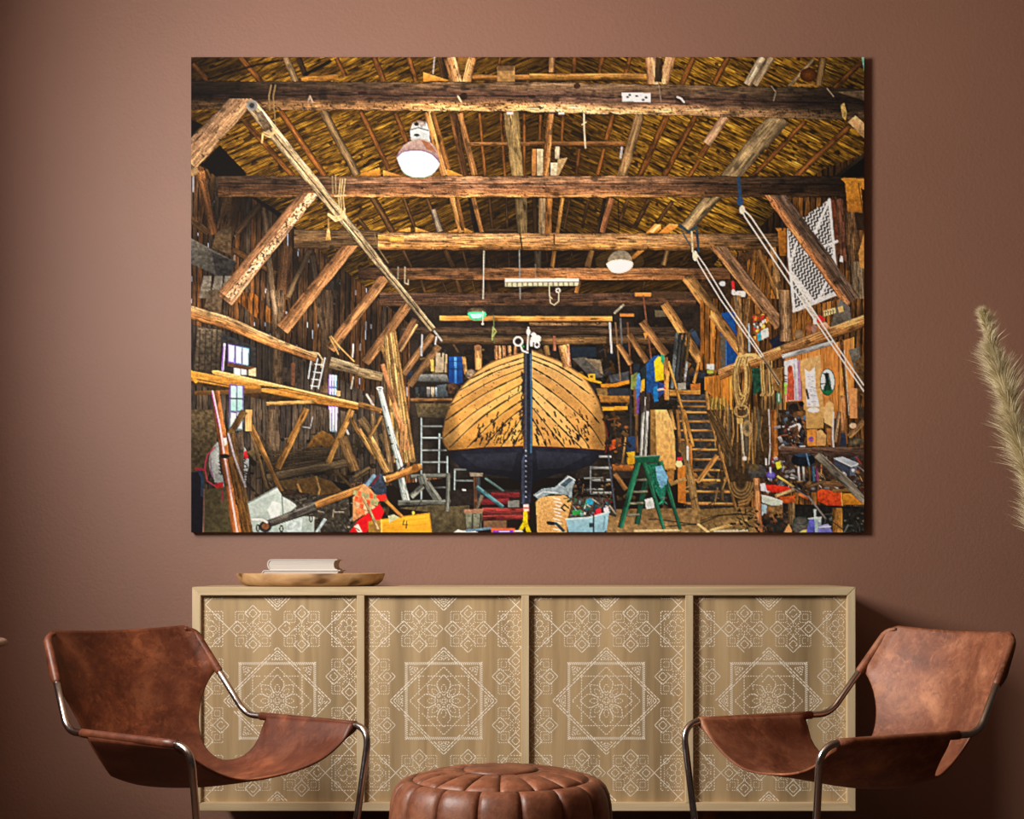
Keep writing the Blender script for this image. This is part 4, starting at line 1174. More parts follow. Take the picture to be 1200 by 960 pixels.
    line([(195, 262), (140, 320), (122, 400), (140, 500), (200, 540)], 9, (196, 60, 84)); line([(165, 330), (165, 430), (200, 510)], 7, (150, 60, 130))
    poly([(165, 330), (215, 270), (240, 500), (190, 510)], (206, 212, 206), (180, 186, 182)); poly([(190, 520), (250, 505), (255, 570), (210, 560)], (196, 30, 40))
    poly([(320, 215), (380, 280), (372, 330), (340, 300)], (206, 208, 200)); poly([(340, 310), (385, 290), (388, 340), (352, 350)], (206, 40, 40)); poly([(356, 352), (390, 330), (420, 430), (408, 540), (380, 500)], (212, 216, 214))
    # letters on the buoy, reading downwards
    K = (24, 24, 26)
    ell(396, 352, 14, 16, K); ell(396, 352, 6, 8, (212, 216, 214))
    line([(385, 388), (400, 380), (416, 390)], 7, K); line([(385, 388), (392, 414), (420, 408)], 7, K); line([(416, 390), (420, 408)], 7, K)
    line([(390, 430), (424, 436), (396, 448), (426, 458), (394, 466)], 7, K); line([(396, 482), (398, 512)], 7, K); line([(396, 482), (424, 478)], 6, K); line([(397, 497), (420, 494)], 6, K); line([(398, 512), (420, 510)], 6, K)
    for y in (370, 395, 420, 445): line([(222, y), (236, y + 12)], 6, K)
    wood((350, 160), (370, 560), 90, [(96, 76, 60), (70, 52, 40)], 60)
    wood((305, 170), (420, 865), 60, [(120, 86, 40), (90, 62, 30), (60, 40, 20)], 100, .5); line([(288, 170), (330, 330), (408, 540)], 14, (190, 180, 190), .8)
    wood((195, -130), (345, 865), 62, [(220, 130, 60), (180, 96, 36), (110, 56, 22)], 74, .35)
    line([(178, -130), (232, 130), (262, 330), (352, 865)], 12, (244, 206, 206)); line([(172, -120), (222, 120)], 6, (150, 30, 130))
    wood((300, 330), (420, 865), 46, [(120, 76, 26), (96, 60, 20)], 60, .5)
    ell(262, 326, 34, 16, (24, 18, 20)); poly([(250, 200), (275, 195), (280, 240), (262, 260)], (220, 214, 200))
    poly([(25, 440), (108, 430), (112, 862), (25, 862)], (24, 22, 34), (14, 12, 20), .3); line([(80, 420), (108, 480), (104, 600)], 22, (40, 60, 84)); line([(60, 415), (118, 420)], 16, (170, 30, 60))
    poly([(118, 560), (270, 545), (312, 862), (112, 862)], (84, 74, 46), (62, 56, 36), .3, 3); line([(118, 560), (112, 860)], 8, (130, 90, 80))
    line([(245, 570), (250, 640)], 12, (150, 40, 70))
    at(0, 0, 1)
    for a in ((330, 560, 90, 40, .62), (400, 540, 60, 60, .7), (240, 560, 40, 70, .7)): shade(*a)
    at(220, 480)
    # white tarpaulin
    poly([(425, 655), (628, 542), (664, 600), (772, 672), (760, 700), (690, 745), (890, 750), (890, 862), (462, 862)], (186, 200, 192), (150, 164, 156), .12, 6)
    poly([(440, 660), (620, 590), (560, 700), (520, 740), (455, 740)], (156, 170, 164), (176, 188, 180), .1); poly([(560, 700), (600, 640), (660, 660), (650, 740), (590, 770)], (206, 216, 210), None, .08)
    poly([(672, 620), (740, 650), (765, 675), (700, 735), (676, 700)], (200, 208, 200), (170, 180, 172), .1); line([(664, 600), (672, 735)], 7, (90, 100, 96)); line([(425, 655), (628, 545)], 10, (110, 116, 110)); line([(668, 605), (755, 650), (772, 680), (700, 738)], 8, (70, 74, 66))
    poly([(690, 790), (810, 760), (800, 862), (700, 862)], (176, 190, 188)); poly([(895, 862), (960, 760), (980, 770), (915, 862)], (160, 176, 176))
    wood((560, 805), (905, 682), 50, [(110, 106, 98), (70, 66, 60), (44, 40, 36)], 70, .6); ell(548, 820, 44, 40, (40, 36, 40)); ell(548, 818, 26, 22, (110, 70, 40)); line([(460, 770), (520, 770), (560, 790)], 16, (210, 214, 204))
    for x, y in ((660, 835), (868, 765), (495, 830)): ell(x, y, 14, 26, (30, 28, 26)); ell(x, y, 7, 16, (150, 160, 150))
    # ---- boards, white rail and pole next to the hull
    at(420, 480)
    for a, b, w in (((20, 60), (120, 220), 60), ((100, 30), (130, 300), 40), ((170, 60), (230, 440), 34)): wood(a, b, w, [(96, 74, 46), (130, 100, 62), (70, 52, 32)])
    wood((0, 140), (130, 340), 40, [(190, 140, 70), (150, 104, 48)]); wood((75, 190), (205, 440), 54, [(210, 164, 92), (170, 124, 62), (110, 76, 36)]); wood((165, 40), (80, 190), 26, [(180, 130, 64), (120, 80, 36)])
    wood((250, 0), (330, 400), 26, [(60, 54, 44), (96, 84, 60)])
    at(420, 340)
    wood((162, 385), (330, 905), 28, [(150, 110, 58), (110, 76, 38)], 40)
    for i, c in enumerate(((196, 150, 78), (222, 178, 100), (150, 104, 50), (230, 186, 106), (206, 156, 82), (170, 124, 62))):
        wood((186 + i * 14, 330 - i * 9), (262 + i * 26, 1210), 16, [c, tuple(v * .78 for v in c)], 25, .3)
    wood((170, 520), (350, 1120), 34, [(214, 140, 84), (180, 110, 60)], 40, .3)
    at(420, 480)
    wood((320, 100), (310, 300), 54, [(206, 146, 84), (160, 106, 54)], 50)
    at(0, 0, 1)
    wood((445, 455), (471, 555), 6.5, [(226, 238, 234), (196, 212, 208), (130, 146, 146)], 8, .12); wood((470, 560), (476, 587), 8, [(170, 184, 178), (120, 132, 130)], 9)
    at(420, 480)
    for y, x in ((125, 210), (240, 237), (348, 264), (180, 222)): ell(x, y, 7, 7, (30, 34, 36))
    at(420, 340); ell(152, 690, 24, 12, (214, 226, 224)); ell(152, 692, 14, 6, (90, 100, 104))
    wood((0, 575), (170, 612), 72, [(170, 146, 104), (140, 116, 78), (84, 66, 42)], 64, .45); line([(60, 735), (105, 810)], 16, (176, 168, 156)); wood((0, 800), (165, 850), 40, [(170, 116, 54), (120, 78, 34)])
    # shelf behind, barrel
    wood((365, 770), (660, 770), 24, [(176, 116, 60), (110, 68, 32)]); poly([(400, 795), (650, 795), (640, 900), (420, 890)], (96, 80, 52), (70, 62, 46), .4)
    poly([(440, 590), (620, 590), (640, 650), (410, 640)], (130, 132, 124), (50, 50, 50), .4); poly([(545, 440), (602, 440), (598, 580), (540, 580)], (176, 160, 130), (150, 132, 104)); poly([(575, 440), (590, 440), (588, 470), (578, 470)], (40, 32, 26))
    poly([(610, 450), (625, 450), (620, 580), (604, 580)], (150, 130, 96)); poly([(505, 490), (530, 490), (530, 570), (510, 570)], (196, 166, 80))
    poly([(637, 468), (730, 468), (732, 650), (690, 662), (636, 650)], (20, 66, 130), (14, 46, 100), .15); poly([(672, 470), (690, 470), (690, 655), (676, 655)], (90, 150, 206), (40, 100, 170), .1)
    for y in (500, 550, 558): line([(637, y), (731, y)], 5, (14, 40, 84))
    wood((740, 468), (755, 590), 26, [(206, 156, 80), (160, 112, 50)]); wood((838, 390), (842, 560), 50, [(176, 120, 58), (210, 154, 82), (140, 92, 44)]); ell(840, 405, 24, 22, (130, 90, 60))
    for x, c in ((400, (60, 66, 70)), (440, (40, 44, 50)), (480, (150, 146, 140)), (510, (206, 190, 160)), (540, (170, 190, 206))): poly([(x, 680), (x + 24, 680), (x + 22, 750), (x + 2, 750)], c, tuple(v * .5 for v in c), .3)
    poly([(550, 670), (620, 660), (630, 750), (555, 752)], (84, 96, 100), (50, 56, 58)); ell(660, 690, 46, 40, (90, 60, 40), (50, 36, 26), .5); ell(790, 590, 40, 34, (150, 130, 104), (110, 90, 70), .4)
    line([(448, 315), (446, 400)], 10, (206, 210, 210)); line([(548, 330), (540, 380)], 10, (200, 206, 210)); line([(440, 400), (444, 460)], 12, (150, 160, 166)); line([(535, 290), (585, 355)], 14, (160, 160, 150))
    for x in (965, 990, 1020, 1060, 1100): wood((x, 390), (x + 4, 490), 26, [(176, 112, 60), (206, 140, 84), (110, 66, 36)], None, .6, .2)
    line([(950, 180), (955, 370)], 8, (96, 100, 60)); line([(940, 350), (945, 260), (968, 290), (940, 330)], 10, (150, 156, 90))
    # green lamp, strip light
    ell(830, 150, 66, 28, (110, 96, 66), (70, 60, 44), .2); poly([(765, 165), (780, 152), (890, 152), (900, 172), (880, 206), (830, 214), (785, 205)], (84, 220, 150), (50, 176, 120), .06); poly([(782, 168), (875, 165), (860, 196), (800, 198)], (170, 255, 214), None, .04)
    line([(874, 150), (874, 240)], 8, (200, 200, 180)); ell(872, 238, 9, 9, (210, 200, 170))
    at(0, 0, 1)
    poly([(591.5, 326.6), (678, 326.3), (678, 330.4), (591.5, 331)], (246, 246, 226), None, .04); poly([(591.5, 331), (678, 330.4), (677, 335), (591.5, 336)], (206, 204, 170), (170, 166, 130), .1)
    for i in range(14): line([(594 + i * 6, 331.5), (594 + i * 6, 335.5)], .9, (70, 64, 50))
    line([(591.5, 331), (678, 330.4)], .8, (90, 80, 60))
    at(620, 200); ell(202, 843, 18, 18, (226, 214, 190)); ell(202, 843, 9, 9, (40, 30, 24)); line([(140, 815), (142, 880), (160, 900)], 7, (190, 176, 140)); line([(206, 860), (206, 900)], 7, (190, 176, 140))
    at(620, 340); line([(140, 0), (148, 90), (175, 105), (205, 80), (210, 0)], 7, (200, 186, 150))
    # lamps under the roof
    at(420, 60)
    ell(420, 800, 230, 160, (150, 90, 90), (120, 70, 50), 0, .16)
    poly([(362, 560), (385, 505), (430, 488), (478, 500), (498, 560), (504, 640), (370, 628)], (214, 218, 214), (176, 182, 180), .08); poly([(385, 505), (430, 488), (478, 500), (470, 540), (380, 545)], (130, 110, 100), (190, 190, 186), .4)
    ell(408, 515, 16, 14, (24, 22, 24)); ell(410, 592, 20, 10, (60, 62, 60)); line([(365, 555), (420, 540), (492, 560)], 8, (90, 90, 90))
    poly(spl([(268, 750), (285, 708), (330, 655), (400, 622), (470, 622), (525, 662), (556, 715), (574, 788)]) + [(500, 740), (350, 730)], (176, 150, 134), (134, 104, 106), .18)
    poly([(440, 625), (500, 645), (550, 715), (480, 690)], (150, 96, 66), None, .2)
    poly(spl([(270, 752), (310, 714), (365, 703), (420, 700), (475, 710), (525, 735), (560, 765), (572, 790), (556, 826), (515, 868), (450, 889), (380, 885), (325, 858), (290, 805), (270, 752)]), (240, 252, 250), (228, 246, 240), .015)
    line(spl([(268, 750), (310, 712), (365, 701), (420, 698), (475, 708), (525, 733), (573, 788)]), 6, (110, 70, 120)); line([(300, 830), (325, 864), (380, 888), (460, 891), (520, 870)], 5, (120, 170, 130))
    at(620, 200)
    ell(635, 640, 170, 90, (200, 170, 90), (130, 100, 50), 0, .20)
    poly(spl([(548, 640), (560, 610), (590, 577), (640, 560), (690, 575), (716, 610), (724, 645)]), (120, 108, 90), (150, 136, 110), .2)
    poly(spl([(538, 657), (575, 634), (640, 625), (700, 634), (730, 655), (705, 698), (640, 722), (575, 710), (538, 657)]), (250, 240, 200), None, .02); poly(spl([(552, 659), (585, 640), (640, 633), (695, 641), (717, 658), (696, 692), (640, 712), (582, 701), (552, 659)]), (226, 238, 250), (214, 224, 240), .02)

    # ---- the hull
    at(0, 0, 1)
    poly([(524, 527), (529, 538), (540, 548), (565, 555), (595, 559), (611, 566), (622, 566), (650, 556), (676, 551), (694, 544), (707, 532), (709, 526), (617, 520)], (30, 32, 44), (16, 18, 26), .25, 5)
    HL = spl([(618, 412), (600, 416.5), (583, 421.7), (571, 427.5), (560, 435), (549, 445.5), (540, 455), (532.5, 466), (526.7, 476.7), (522.5, 488), (519.8, 500), (518.5, 510), (519.5, 519), (525.5, 527.5)], 3) + [(568, 524.5), (618, 523)]
    HR = [(618, 409), (632, 414), (653, 422.5), (667, 430), (679, 438), (687, 446), (693, 455), (701, 470), (706.5, 487), (709, 500), (710, 514), (708, 528), (670, 525), (618, 523)]
    poly(HL, (212, 162, 92), (196, 136, 60), .16, 6, st=2.5); poly(HR, (210, 164, 98), (196, 138, 66), .16, 6, st=2.5)
    poly([(590, 440), (614, 425), (614, 520), (585, 522), (560, 500)], (226, 172, 88), (204, 146, 60), .16, 5, .6); poly([(624, 440), (660, 470), (668, 520), (624, 522)], (222, 178, 112), (204, 152, 78), .16, 5, .6)
    # strakes: alternate tone between the seams
    SL = [[(551, 444), (582, 429.5), (613, 419)], [(538, 458), (577, 437), (613, 425)], [(528, 475), (573, 448), (613, 431.7)], [(521.7, 493), (567, 462), (613, 439)], [(520, 513), (560, 480), (613, 449)], [(527, 524), (567, 487), (613, 457)], [(548, 524), (583, 489), (613, 468)], [(568, 523.5), (593, 494), (613, 478)], [(587, 523), (604, 500), (613, 487)], [(601, 523), (609, 508), (613.5, 500)]]
    SR = [[(624, 417), (652, 428), (682, 446)], [(624, 422), (655, 436), (690, 461)], [(624, 431), (652, 448), (683, 474), (702, 496)], [(624, 443), (660, 470), (690, 498), (706, 522)], [(624, 455), (660, 487), (683, 514), (690, 525)], [(624, 466), (647, 491), (675, 519), (681, 525)], [(624, 478), (640, 498), (661, 524)], [(623, 490), (632, 505), (640, 523)]]
    SL = [spl(L) for L in SL]; SR = [spl(L) for L in SR]
    for S in (SL, SR):
        for i in range(0, len(S) - 1, 2):
            poly(S[i] + S[i + 1][::-1], (150, 100, 44) if i % 4 else (244, 200, 130), None, .2, 5, .28)
    for L in SL + SR:
        line(L, 1.15, (40, 28, 20), .92); line([(x, y + 1.3) for x, y in L], .8, (240, 200, 134), .45)
    rr = np.random.RandomState(4)
    for _ in range(170):
        S = (SL, SR)[rr.randint(2)]
        L = S[rr.randint(len(S))]; k = rr.randint(len(L) - 2)
        line([L[k], L[k + 1]], rr.uniform(1.3, 2.3), (30, 22, 18), rr.uniform(.4, .9))
    for _ in range(140):
        x, y = rr.uniform(525, 705), rr.uniform(425, 522)
        if IMG[int((y - PY0) * SS), int((x - PX0) * SS)].sum() > 330: ell(x, y, rr.uniform(.4, .9), rr.uniform(.4, .8), (70, 46, 28))
    for _ in range(150):        # scraped paint near the waterline
        sd = rr.randint(2)
        x = rr.uniform(556, 611) if sd == 0 else rr.uniform(627, 690)
        y = 521 - abs(rr.normal(0, 15)); h = rr.uniform(1.5, 6)
        if sd == 0 and x < 575 and y < 500: continue
        line([(x, y), (x + (1.5 if sd == 0 else -1.5), y - h)], rr.uniform(.8, 2.0), (28, 22, 22), .9)
    line(HL[:39], 1.4, (120, 84, 46)); line(HR[:11], 1.6, (130, 92, 54)); line([(707, 490), (711, 505), (712, 520), (709, 530)], 1.5, (130, 40, 40))
    line([(524, 528.5), (568, 524.5), (618, 523), (670, 525), (708, 528)], 1.6, (60, 28, 26))
    poly([(628, 528), (690, 532), (660, 548), (630, 550)], (56, 60, 76), None, .3, 5, .35); poly([(540, 532), (606, 530), (600, 552), (560, 548)], (52, 54, 66), None, .3, 5, .35)
    # stem and keel
    poly([(613.5, 408), (623, 408), (624, 560), (621, 590), (610.5, 590), (613, 560)], (24, 26, 34), (34, 38, 54), .3, 2)
    poly([(611, 540), (614.5, 530), (614.5, 590), (610.5, 590)], (58, 66, 90)); line([(616, 412), (616, 530)], 1.0, (90, 96, 110)); line([(621.5, 415), (622.3, 470), (622, 530)], 1.6, (70, 130, 170), .7); line([(613.8, 450), (613.6, 525)], 1.6, (90, 64, 40))
    for y in range(528, 588, 6): ell(616, y, .9, .9, (170, 176, 190))
    for _ in range(60):
        y = rr.uniform(438, 512); x = 613.5 - abs(rr.normal(0, 2.2)); line([(x, y), (x + 1, y - rr.uniform(2, 6))], rr.uniform(.8, 2), (36, 34, 40), .9)
    shade(520, 515, 22, 60, .62); shade(708, 505, 20, 60, .68); shade(560, 522, 60, 12, .85); shade(618, 560, 110, 26, .7)
    # ornament on the stem head
    WHT = (240, 236, 222)
    ell(607, 400, 6, 6, WHT); ell(607, 400, 3.8, 3.8, (44, 34, 28)); line([(610, 405), (612, 411), (618, 413)], 2.2, WHT); line([(619, 384), (618, 410)], 2, (226, 214, 190)); ell(628, 397, 6.5, 4.5, WHT); ell(625, 392, 3, 2.5, WHT); ell(629, 404, 3.5, 4, WHT); ell(629, 404, 1.8, 2.4, (40, 32, 26)); ell(619, 389, 2.5, 3.5, WHT); ell(622.5, 402, 2.2, 4, WHT); ell(612.5, 406, 2, 1.5, (60, 130, 80))

    # ---- back, right of the hull
    at(620, 340)
    wood((0, 240), (575, 240), 26, [(130, 96, 60), (84, 60, 40)], None, .5, .2); wood((80, 360), (540, 352), 50, [(130, 92, 48), (96, 66, 34)], None, .45)
    wood((240, 385), (265, 540), 80, [(190, 130, 66), (214, 150, 84), (120, 76, 40)], 60, .5, .1); wood((272, 390), (280, 530), 20, [(206, 110, 84), (226, 160, 130)]); wood((175, 320), (178, 425), 24, [(190, 110, 80), (150, 84, 60)]); wood((115, 390), (130, 460), 40, [(150, 110, 54), (96, 68, 34)])
    poly([(290, 400), (470, 400), (470, 470), (290, 470)], (26, 34, 44)); poly([(300, 480), (400, 470), (520, 610), (440, 620)], (76, 72, 66), None, .3); poly([(390, 480), (500, 490), (520, 600)], (120, 104, 80), None, .3); poly([(560, 600), (700, 570), (700, 640), (570, 650)], (64, 66, 68), None, .4)
    line([(565, 230), (578, 440)], 14, (200, 206, 210)); line([(605, 230), (640, 640)], 10, (120, 90, 60)); line([(690, 230), (715, 590)], 10, (110, 70, 44)); line([(800, 40), (855, 480)], 10, (120, 70, 50)); line([(640, 200), (650, 400)], 12, (90, 90, 90))
    poly([(410, 590), (462, 588), (464, 636), (420, 632)], (226, 160, 40)); poly([(424, 600), (448, 598), (448, 616), (426, 616)], (90, 60, 24)); line([(350, 590), (420, 630), (500, 650)], 16, (220, 150, 40))
    poly([(500, 660), (600, 655), (700, 630), (705, 655), (610, 680), (505, 685)], (214, 140, 36), (180, 112, 26)); poly([(490, 740), (710, 740), (710, 790), (500, 790)], (170, 116, 48), (120, 78, 32), .35); poly([(510, 820), (690, 815), (690, 840), (515, 848)], (206, 140, 40)); poly([(470, 690), (550, 690), (550, 740), (480, 740)], (120, 92, 52), None, .4); poly([(555, 690), (700, 690), (700, 738), (560, 738)], (40, 44, 50))
    poly([(880, 140), (950, 145), (960, 185), (885, 190)], (96, 84, 64)); poly([(635, 165), (735, 165), (735, 185), (635, 185)], (196, 118, 58)); line([(600, 160), (660, 105)], 16, (150, 140, 120))
    for a, b, w in (((625, 380), (715, 520), 42), ((700, 308), (825, 505), 44), ((790, 222), (960, 455), 56)): wood(a, b, w, [(84, 54, 30), (120, 78, 42), (180, 118, 60)][::-1] if 0 else [(96, 62, 34), (130, 86, 46), (196, 134, 70)])
    wood((950, 95), (1205, 500), 66, [(110, 72, 36), (196, 134, 64), (206, 140, 66)], 70, .35); poly([(800, 300), (840, 300), (815, 345)], (196, 130, 60))
    for x0, c in ((1035, (120, 130, 132)), (1062, (64, 68, 70)), (1090, (60, 52, 44)), (1120, (110, 80, 40))): wood((x0, 300), (x0 - 35, 690), 24, [c, tuple(v * .6 for v in c)])
    wood((1108, 500), (1090, 640), 18, [(200, 206, 206), (150, 156, 156)])
    wood((985, 722), (1200, 722), 44, [(220, 150, 54), (180, 116, 36)]); wood((1190, 510), (1155, 655), 22, [(214, 140, 50)]); poly([(1040, 655), (1098, 650), (1100, 700), (1045, 700)], (150, 146, 132))
    poly([(1130, 660), (1200, 655), (1200, 700), (1130, 700)], (170, 100, 40))

    # ---- right wall
    at(820, 200)
    poly([(265, 610), (340, 545), (500, 560), (480, 900), (300, 900)], (60, 40, 22), None, .5)
    planks([(330, 640), (400, 560), (520, 640), (560, 900), (330, 900)], 95, 40, [(140, 90, 36), (110, 70, 28), (160, 104, 44)], .4, .14)
    wood((405, 560), (540, 880), 36, [(150, 100, 44), (96, 62, 28)]); wood((510, 540), (560, 900), 44, [(120, 84, 46), (170, 124, 70)])
    wood((380, 560), (350, 760), 30, [(150, 96, 40), (96, 60, 26)])
    poly([(0, 780), (240, 760), (330, 900), (0, 900)], (50, 34, 18), None, .5); ell(155, 795, 22, 18, (200, 206, 210)); line([(228, 785), (235, 860)], 20, (200, 40, 40)); ell(232, 855, 14, 20, (230, 226, 216)); poly([(258, 845), (318, 850), (316, 890), (260, 886)], (206, 200, 190))
    poly([(915, 210), (1000, 200), (1010, 650), (960, 560)], (96, 50, 30), (70, 40, 26), .4); wood((970, 200), (1010, 640), 50, [(110, 60, 40), (84, 52, 34)])
    wood((1060, 280), (1080, 700), 100, [(70, 46, 26), (110, 76, 44), (60, 40, 24)], None, .6); wood((1100, 640), (1110, 900), 90, [(120, 100, 76), (90, 72, 52)], None, .5); poly([(1110, 580), (1152, 430), (1152, 690), (1120, 680)], (176, 124, 60)); poly([(1080, 300), (1152, 300), (1152, 420), (1100, 420)], (40, 28, 18))
    # patterned board, black waves on white
    at(0, 0, 1)
    PB = [(971, 234), (920.8, 268.3), (930, 366), (980.5, 345)]
    P2 = [q(p) for p in PB]
    sl, X, Y = window([p[0] for p in P2], [p[1] for p in P2])
    m = inside(X, Y, P2)
    xx, yy = X / SS + PX0, Y / SS + PY0
    wv = (xx * .86 + yy * .50 + 1.0 * np.sin((xx * .5 - yy * .86) * 1.05)) / 4.4
    f = wv - np.floor(wv)
    col = np.where((f < .56)[..., None], cc((42, 38, 36)), cc((206, 202, 196)))
    put(sl, m, col * (1 + .15 * (vn(X / 3, Y / 3, nseed()) - .5))[..., None])
    WH = (210, 206, 200)
    for a, b, w in (((971, 234), (944, 297), 3.2), ((944, 297), (980, 283), 3.4), ((971, 236), (981, 346), 3.5), ((921, 270), (930, 366), 3.5), ((932, 286), (925, 312), 3.0), ((926, 320), (950, 352), 6), ((930, 364), (981, 343), 5), ((968, 330), (958, 352), 3.5)): line([a, b], w, WH)
    at(820, 200)
    poly([(985, 60), (1010, 52), (1152, 58), (1152, 140), (1128, 120), (1142, 290), (1035, 290), (1015, 85)], (186, 124, 40), (150, 94, 30), .25); line([(1110, 90), (1140, 290)], 8, (90, 54, 18))
    poly([(525, 405), (610, 405), (610, 600), (555, 600), (545, 430)], (160, 100, 32), (130, 78, 24), .25); line([(606, 410), (606, 600)], 8, (70, 40, 14)); line([(576, 350), (578, 420)], 12, (30, 30, 34))
    poly([(985, 600), (1000, 600), (1002, 645), (975, 640)], (236, 230, 216))
    # braces on the right
    wood((100, 500), (560, 1090), 96, [(120, 84, 54), (136, 98, 66), (110, 76, 50), (206, 136, 72)], 92, .4, .04, ymin=289)
    wood((500, 136), (1065, 920), 130, [(84, 64, 52), (96, 74, 58), (84, 62, 48), (110, 74, 50), (206, 128, 70), (190, 110, 54)], 120, .45, .12, .2, ymin=229)
    at(620, 200); wood((1110, 745), (1500, 1290), 90, [(110, 76, 40), (150, 102, 50), (206, 144, 72), (190, 124, 56)], 70, .35)
    at(820, 340)
    planks([(0, 60), (260, 330), (270, 560), (0, 560)], 91, 40, [(150, 92, 34), (190, 120, 46), (110, 70, 30)], .4, .12)
    poly([(150, 160), (245, 150), (275, 430), (270, 500), (150, 545), (140, 320)], (20, 66, 126), (16, 60, 120), .2); poly([(140, 310), (180, 330), (180, 530), (145, 545)], (84, 76, 64)); line([(180, 330), (182, 530)], 8, (60, 100, 150))
    at(620, 200); wood((1290, 1000), (1500, 1290), 82, [(110, 76, 40), (150, 102, 50), (206, 144, 72), (190, 124, 56)], 70, .35)
    at(820, 340)
    wood((255, 20), (290, 440), 60, [(120, 86, 46), (160, 116, 64), (90, 60, 30)], 50); wood((335, 60), (310, 270), 40, [(150, 104, 52), (96, 64, 30)]); line([(340, 240), (345, 430)], 14, (150, 160, 166)); poly([(220, 10), (310, 5), (310, 40), (225, 35)], (206, 200, 190)); line([(250, 40), (258, 130)], 12, (90, 84, 70))
    poly([(370, 170), (470, 160), (482, 330), (400, 362), (368, 350)], (100, 60, 30), (140, 84, 34), .3)
    for i in range(46):
        x, y = RNG.uniform(372, 474), RNG.uniform(170, 350)
        ell(x, y, RNG.uniform(5, 12), RNG.uniform(6, 14), [(236, 226, 200), (40, 34, 30), (206, 120, 40), (60, 140, 150), (190, 50, 40), (240, 190, 80)][RNG.randint(6)])
    poly([(425, 285), (475, 262), (482, 325), (430, 350)], (206, 220, 210)); poly([(400, 310), (425, 290), (428, 350), (402, 358)], (60, 150, 160))
    poly([(480, 352), (555, 312), (592, 378), (515, 416)], (24, 30, 44), None, .2); wood((590, 0), (600, 360), 84, [(110, 80, 50), (150, 112, 74), (100, 72, 46)], None, .45)
    planks([(650, 160), (860, 90), (1000, 60), (1000, 250), (650, 350)], 92, 34, [(130, 84, 36), (100, 64, 28), (150, 98, 44)], .4, .14)
    poly([(945, 140), (985, 60), (1050, 120), (1060, 210), (960, 250), (915, 255)], (104, 98, 90), (84, 76, 66), .3); poly([(965, 120), (1000, 110), (1008, 150), (972, 160)], (206, 160, 100))
    poly([(865, 145), (948, 122), (952, 160), (868, 186)], (214, 190, 130), None, .15)
    for i in range(4): line([(876 + i * 18, 150 - i * 4), (880 + i * 18, 174 - i * 4)], 5, (80, 60, 34)); line([(876 + i * 18, 162 - i * 4), (886 + i * 18, 158 - i * 4)], 4, (80, 60, 34))
    poly([(812, 185), (835, 172), (880, 205), (850, 226), (820, 222)], (206, 40, 44)); poly([(835, 235), (880, 225), (922, 270), (870, 288)], (206, 160, 130), (180, 120, 90)); ell(690, 310, 34, 38, (150, 120, 84), (110, 84, 56)); ell(765, 270, 24, 44, (160, 100, 60), (120, 70, 40)); ell(800, 270, 20, 30, (150, 110, 96)); poly([(790, 200), (815, 195), (820, 240), (795, 240)], (226, 226, 210))
    # workshop wall below the log
    planks([(590, 480), (850, 400), (1080, 330), (1080, 900), (590, 900)], 90, 130, [(190, 122, 56), (176, 110, 46), (200, 132, 64)], .25, .03, (110, 66, 28))
    planks([(30, 610), (230, 590), (220, 860), (30, 700)], 90, 60, [(210, 140, 56), (180, 112, 40)], .3, .05, (90, 56, 20)); poly([(45, 520), (100, 520), (100, 560), (45, 555)], (206, 216, 206)); poly([(48, 560), (92, 560), (92, 585), (48, 585)], (150, 160, 70))
    poly([(1040, 420), (1115, 400), (1140, 640), (1080, 560)], (110, 104, 92), (84, 76, 64), .3); wood((990, 350), (1040, 900), 26, [(120, 72, 30), (60, 40, 20)]); line([(1010, 420), (1045, 880)], 6, (200, 190, 170)); poly([(1090, 500), (1152, 440), (1152, 760), (1090, 700)], (84, 60, 34), None, .5); poly([(1045, 690), (1100, 690), (1100, 900), (1050, 900)], (206, 140, 84), None, .2)
    LG = [(206, 150, 88), (190, 128, 66), (150, 96, 44), (100, 62, 28)]
    wood((130, 595), (580, 430), 76, LG, 82, .4, .06); wood((570, 432), (1160, 215), 80, LG, 88, .4, .08)
    wood((575, 470), (932, 368), 34, [(216, 216, 212), (180, 180, 178), (130, 128, 124)], 34, .1)
    # coiled ropes
    poly([(360, 545), (440, 545), (430, 700), (375, 740)], (26, 60, 44), None, .5); planks([(430, 560), (590, 540), (590, 900), (430, 900)], 92, 26, [(110, 84, 50), (70, 50, 30), (140, 104, 60)], .4, .2)
    rp = np.random.RandomState(8)
    for i in range(17):
        cx, top, bot, hw_ = 300 + rp.uniform(-16, 16), 455 + rp.uniform(0, 36), 860 - rp.uniform(0, 120), rp.uniform(28, 64)
        pts = [(cx + hw_ * math.cos(a), (top + bot) / 2 + (bot - top) / 2 * math.sin(a)) for a in np.linspace(0, 2 * math.pi, 26)]
        c = (196, 160, 96) if i % 3 else (140, 108, 58)
        line([(x + 2.5, y + 2.5) for x, y in pts], 9, (50, 36, 18), .8); line(pts, 8, c)
    for i in range(5): line([(240 + i * 22, 530), (262 + i * 20, 470), (330 + i * 14, 448), (400 + i * 4, 480)], 9, (206, 172, 108))
    for x in (425, 440, 480, 500): line([(x, 500), (x + 4, 640), (x + 12, 720), (x - 2, 740)], 9, (190, 154, 92))
    for i in range(9): line([(80 + i * 12, 750 + i % 3 * 8), (60 + i * 16, 830), (90 + i * 14, 905)], 9, (176, 150, 70) if i % 2 else (120, 96, 40))
    # poster, banner, oval plaque
    poly([(700, 492), (842, 456), (868, 900), (735, 905)], (206, 164, 104), (186, 144, 86), .15)
    poly([(588, 500), (678, 478), (712, 770), (602, 782)], (206, 206, 210), (190, 176, 180), .12)
